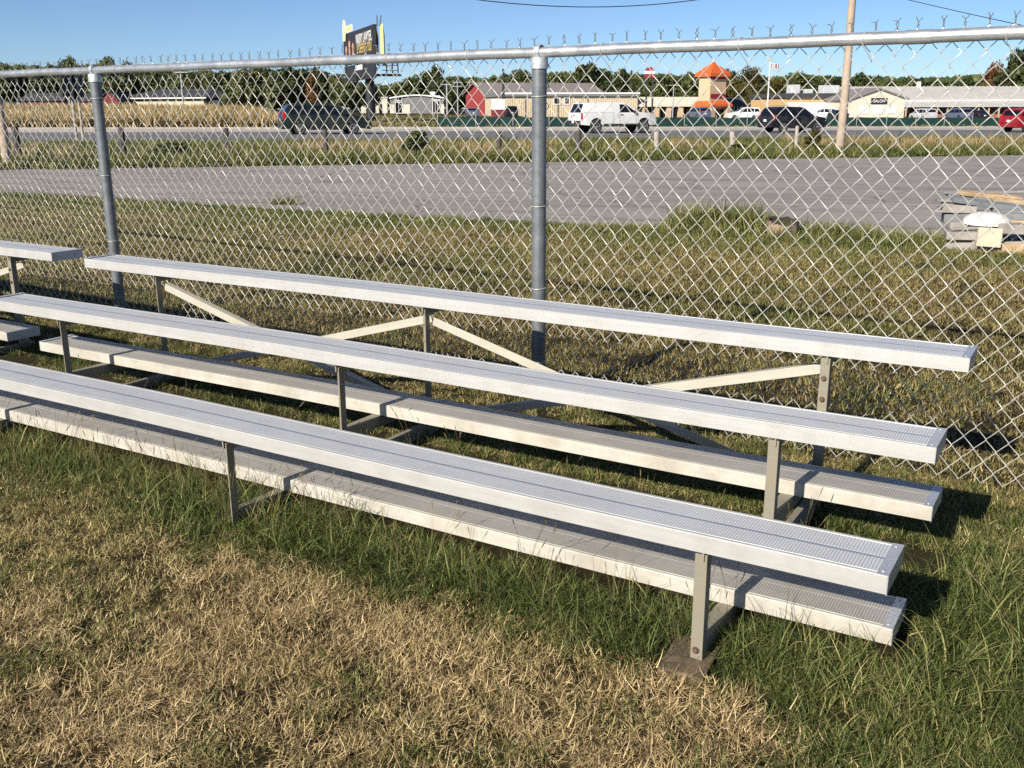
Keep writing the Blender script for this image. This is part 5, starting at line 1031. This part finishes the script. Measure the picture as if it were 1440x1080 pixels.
# ==================================================================== LUMBER PILE AND STUMP
M['board'] = mat('grey_board_wood', (.27, .25, .225), .9, 0, .3, 7, .5, 60); M['board_tan'] = mat('tan_board_wood', (.40, .28, .16), .85, 0, .3, 6, .5, 60); M['board_dark'] = mat('dark_slate_board', (.16, .17, .18), .85, 0, .25, 7, .4, 60); M['tub'] = mat('white_plastic', (.56, .55, .52), .45, 0, .06, 6); M['concrete'] = mat('beige_concrete', (.50, .43, .31), .9, 0, .15, 12, .4, 90)
def board(lab, x, y, Y, ln, wd, th, rz, m, tiltx=0, tilty=0, grp='boards in the lumber pile', name='board'):
    c = A(x, y, Y); mb = MB(); mb.box((0, 0, 0), (ln, wd, th)); o = mb.build(name, M[m], bevel=.006); o.location = c; o.rotation_euler = (tiltx + random.uniform(-.07, .07), tilty + random.uniform(-.05, .05), rz + random.uniform(-.14, .14)); return tag(o, lab, 'board' if name == 'board' else name.replace('_', ' '), grp)
Yl_ = 11.0
board('grey bottom board of the pile facing the lawn', 1398, 346, 10.6, .98, .14, .085, -.20, 'board'); board('short grey board on the bottom board at the left of the pile', 1365, 331, 10.75, .50, .16, .085, -.25, 'board', 0, .03); board('tan brown bottom board at the right picture edge', 1432, 349, 10.5, .46, .2, .10, -.15, 'board_tan')
board('long grey board under the white plastic tub', 1400, 318, 10.95, 1.0, .2, .07, -.22, 'board', 0, .02); board('grey board reaching right under the dark gap', 1440, 322, 10.7, .55, .16, .10, -.2, 'board', 0, .03); board('pinkish grey board sticking out at the left of the pile', 1348, 292, 11.3, .36, .16, .075, -.1, 'board', .1, .05)
board('thin flat board jutting out lowest at the left', 1352, 297.5, 11.3, .62, .22, .025, -.15, 'board', 0, .04); board('slate grey board across the top of the pile', 1400, 288, 11.25, .95, .16, .05, -.18, 'board_dark', .15, .10); board('slate grey board behind the white tub at the right', 1428, 297, 11.2, .5, .18, .05, -.2, 'board_dark', .15, .12)
board('tan rough board on top of the pile', 1392, 275, 11.5, .72, .14, .045, -.12, 'board_tan', .1, .07); board('pale grey top board at the back of the pile', 1362, 274, 11.6, .5, .13, .04, .05, 'board', .1, .02); board('tan board sloping down to the right on the pile top', 1424, 283, 11.4, .45, .13, .05, -.1, 'board_tan', .1, .18); board('dark grey stub poking out at the upper left of the pile', 1330, 281, 11.45, .22, .10, .04, -.1, 'board_dark')
for q, (x_, y_, Y_, l_, rz_, ty_, m_) in enumerate(((1352, 285, 11.35, .5, -.05, .05, 'board'), (1378, 279, 11.45, .8, -.3, .12, 'board_dark'), (1410, 270.5, 11.6, .6, .12, -.03, 'board'), (1336, 289, 11.3, .3, .2, .0, 'board_dark'), (1420, 311, 10.9, .4, -.35, .05, 'board_tan'), (1360, 321, 10.8, .35, -.1, -.04, 'board'))):
    board('narrow weathered slat ' + ('below the top tan board at the left', 'slanting across the pile top', 'at the very back of the pile', 'poking out at the far left of the pile', 'right of the white plastic tub', 'left of the beige concrete slab')[q], x_, y_, Y_, l_, .055, .022, rz_, m_, .2 * (q % 3 - 1), ty_, 'loose slats on the lumber pile', 'slat')
board('grey filler board inside the pile', 1400, 306, 11.2, 1.1, .3, .1, -.2, 'board_dark')
board('square beige concrete slab leaning on the front of the pile', 1391, 334, 10.45, .24, .06, .20, -.2, 'concrete', -.15, .03, None, 'concrete_slab')
c = A(1388, 309, 10.9); mb = MB(); mb.lathe([(.31, -.07), (.30, 0), (.285, .03), (.22, .085), (.12, .12), (.03, .128)], n=28); o = mb.build('plastic_tub', M['tub'], smooth=True); o.location = c; o.scale = (.80, .6, .66); o.rotation_euler = (.05, .02, -.2); tag(o, 'upturned white plastic tub lying on the lumber pile', 'tub')
# hollow stump
b = A(1098, 331, 11.7); b.z = terrain(b.x, b.y); M['stump'] = mat('stump_bark', (.30, .22, .16), .95, 0, .35, 9, .6, 40); M['stump_in'] = mat('stump_hollow', (.035, .024, .018), .95, 0, .3, 12)
t = thing('tree_stump', 'hollow cut tree stump in the weeds at the edge of the parking lot', 'tree stump', b); t.rotation_euler = (R(11), 0, 0)
mb = MB(); n = 26; ro = [.185 * (1 + .10 * math.sin(3 * q / n * 6.283 + 1) + .05 * math.sin(7 * q / n * 6.283)) for q in range(n)]; ring = []
for (k_, z) in ((1.22, -.03), (1.06, .05), (1., .16), (.98, .20), (.80, .205), (.72, .12)): ring.append([mb.vert((ro[q] * k_ * math.cos(q / n * 6.283), ro[q] * k_ * math.sin(q / n * 6.283), z + .012 * math.sin(q * 1.9) * (z > .1))) for q in range(n)])
for k in range(5):
    for q in range(n): j = (q + 1) % n; mb.face((ring[k][q], ring[k][j], ring[k + 1][j], ring[k + 1][q]), 0 if k < 3 else 1)
mb.face(ring[-1], 1); mb.build('bark', [M['stump'], M['stump_in']], t, True)
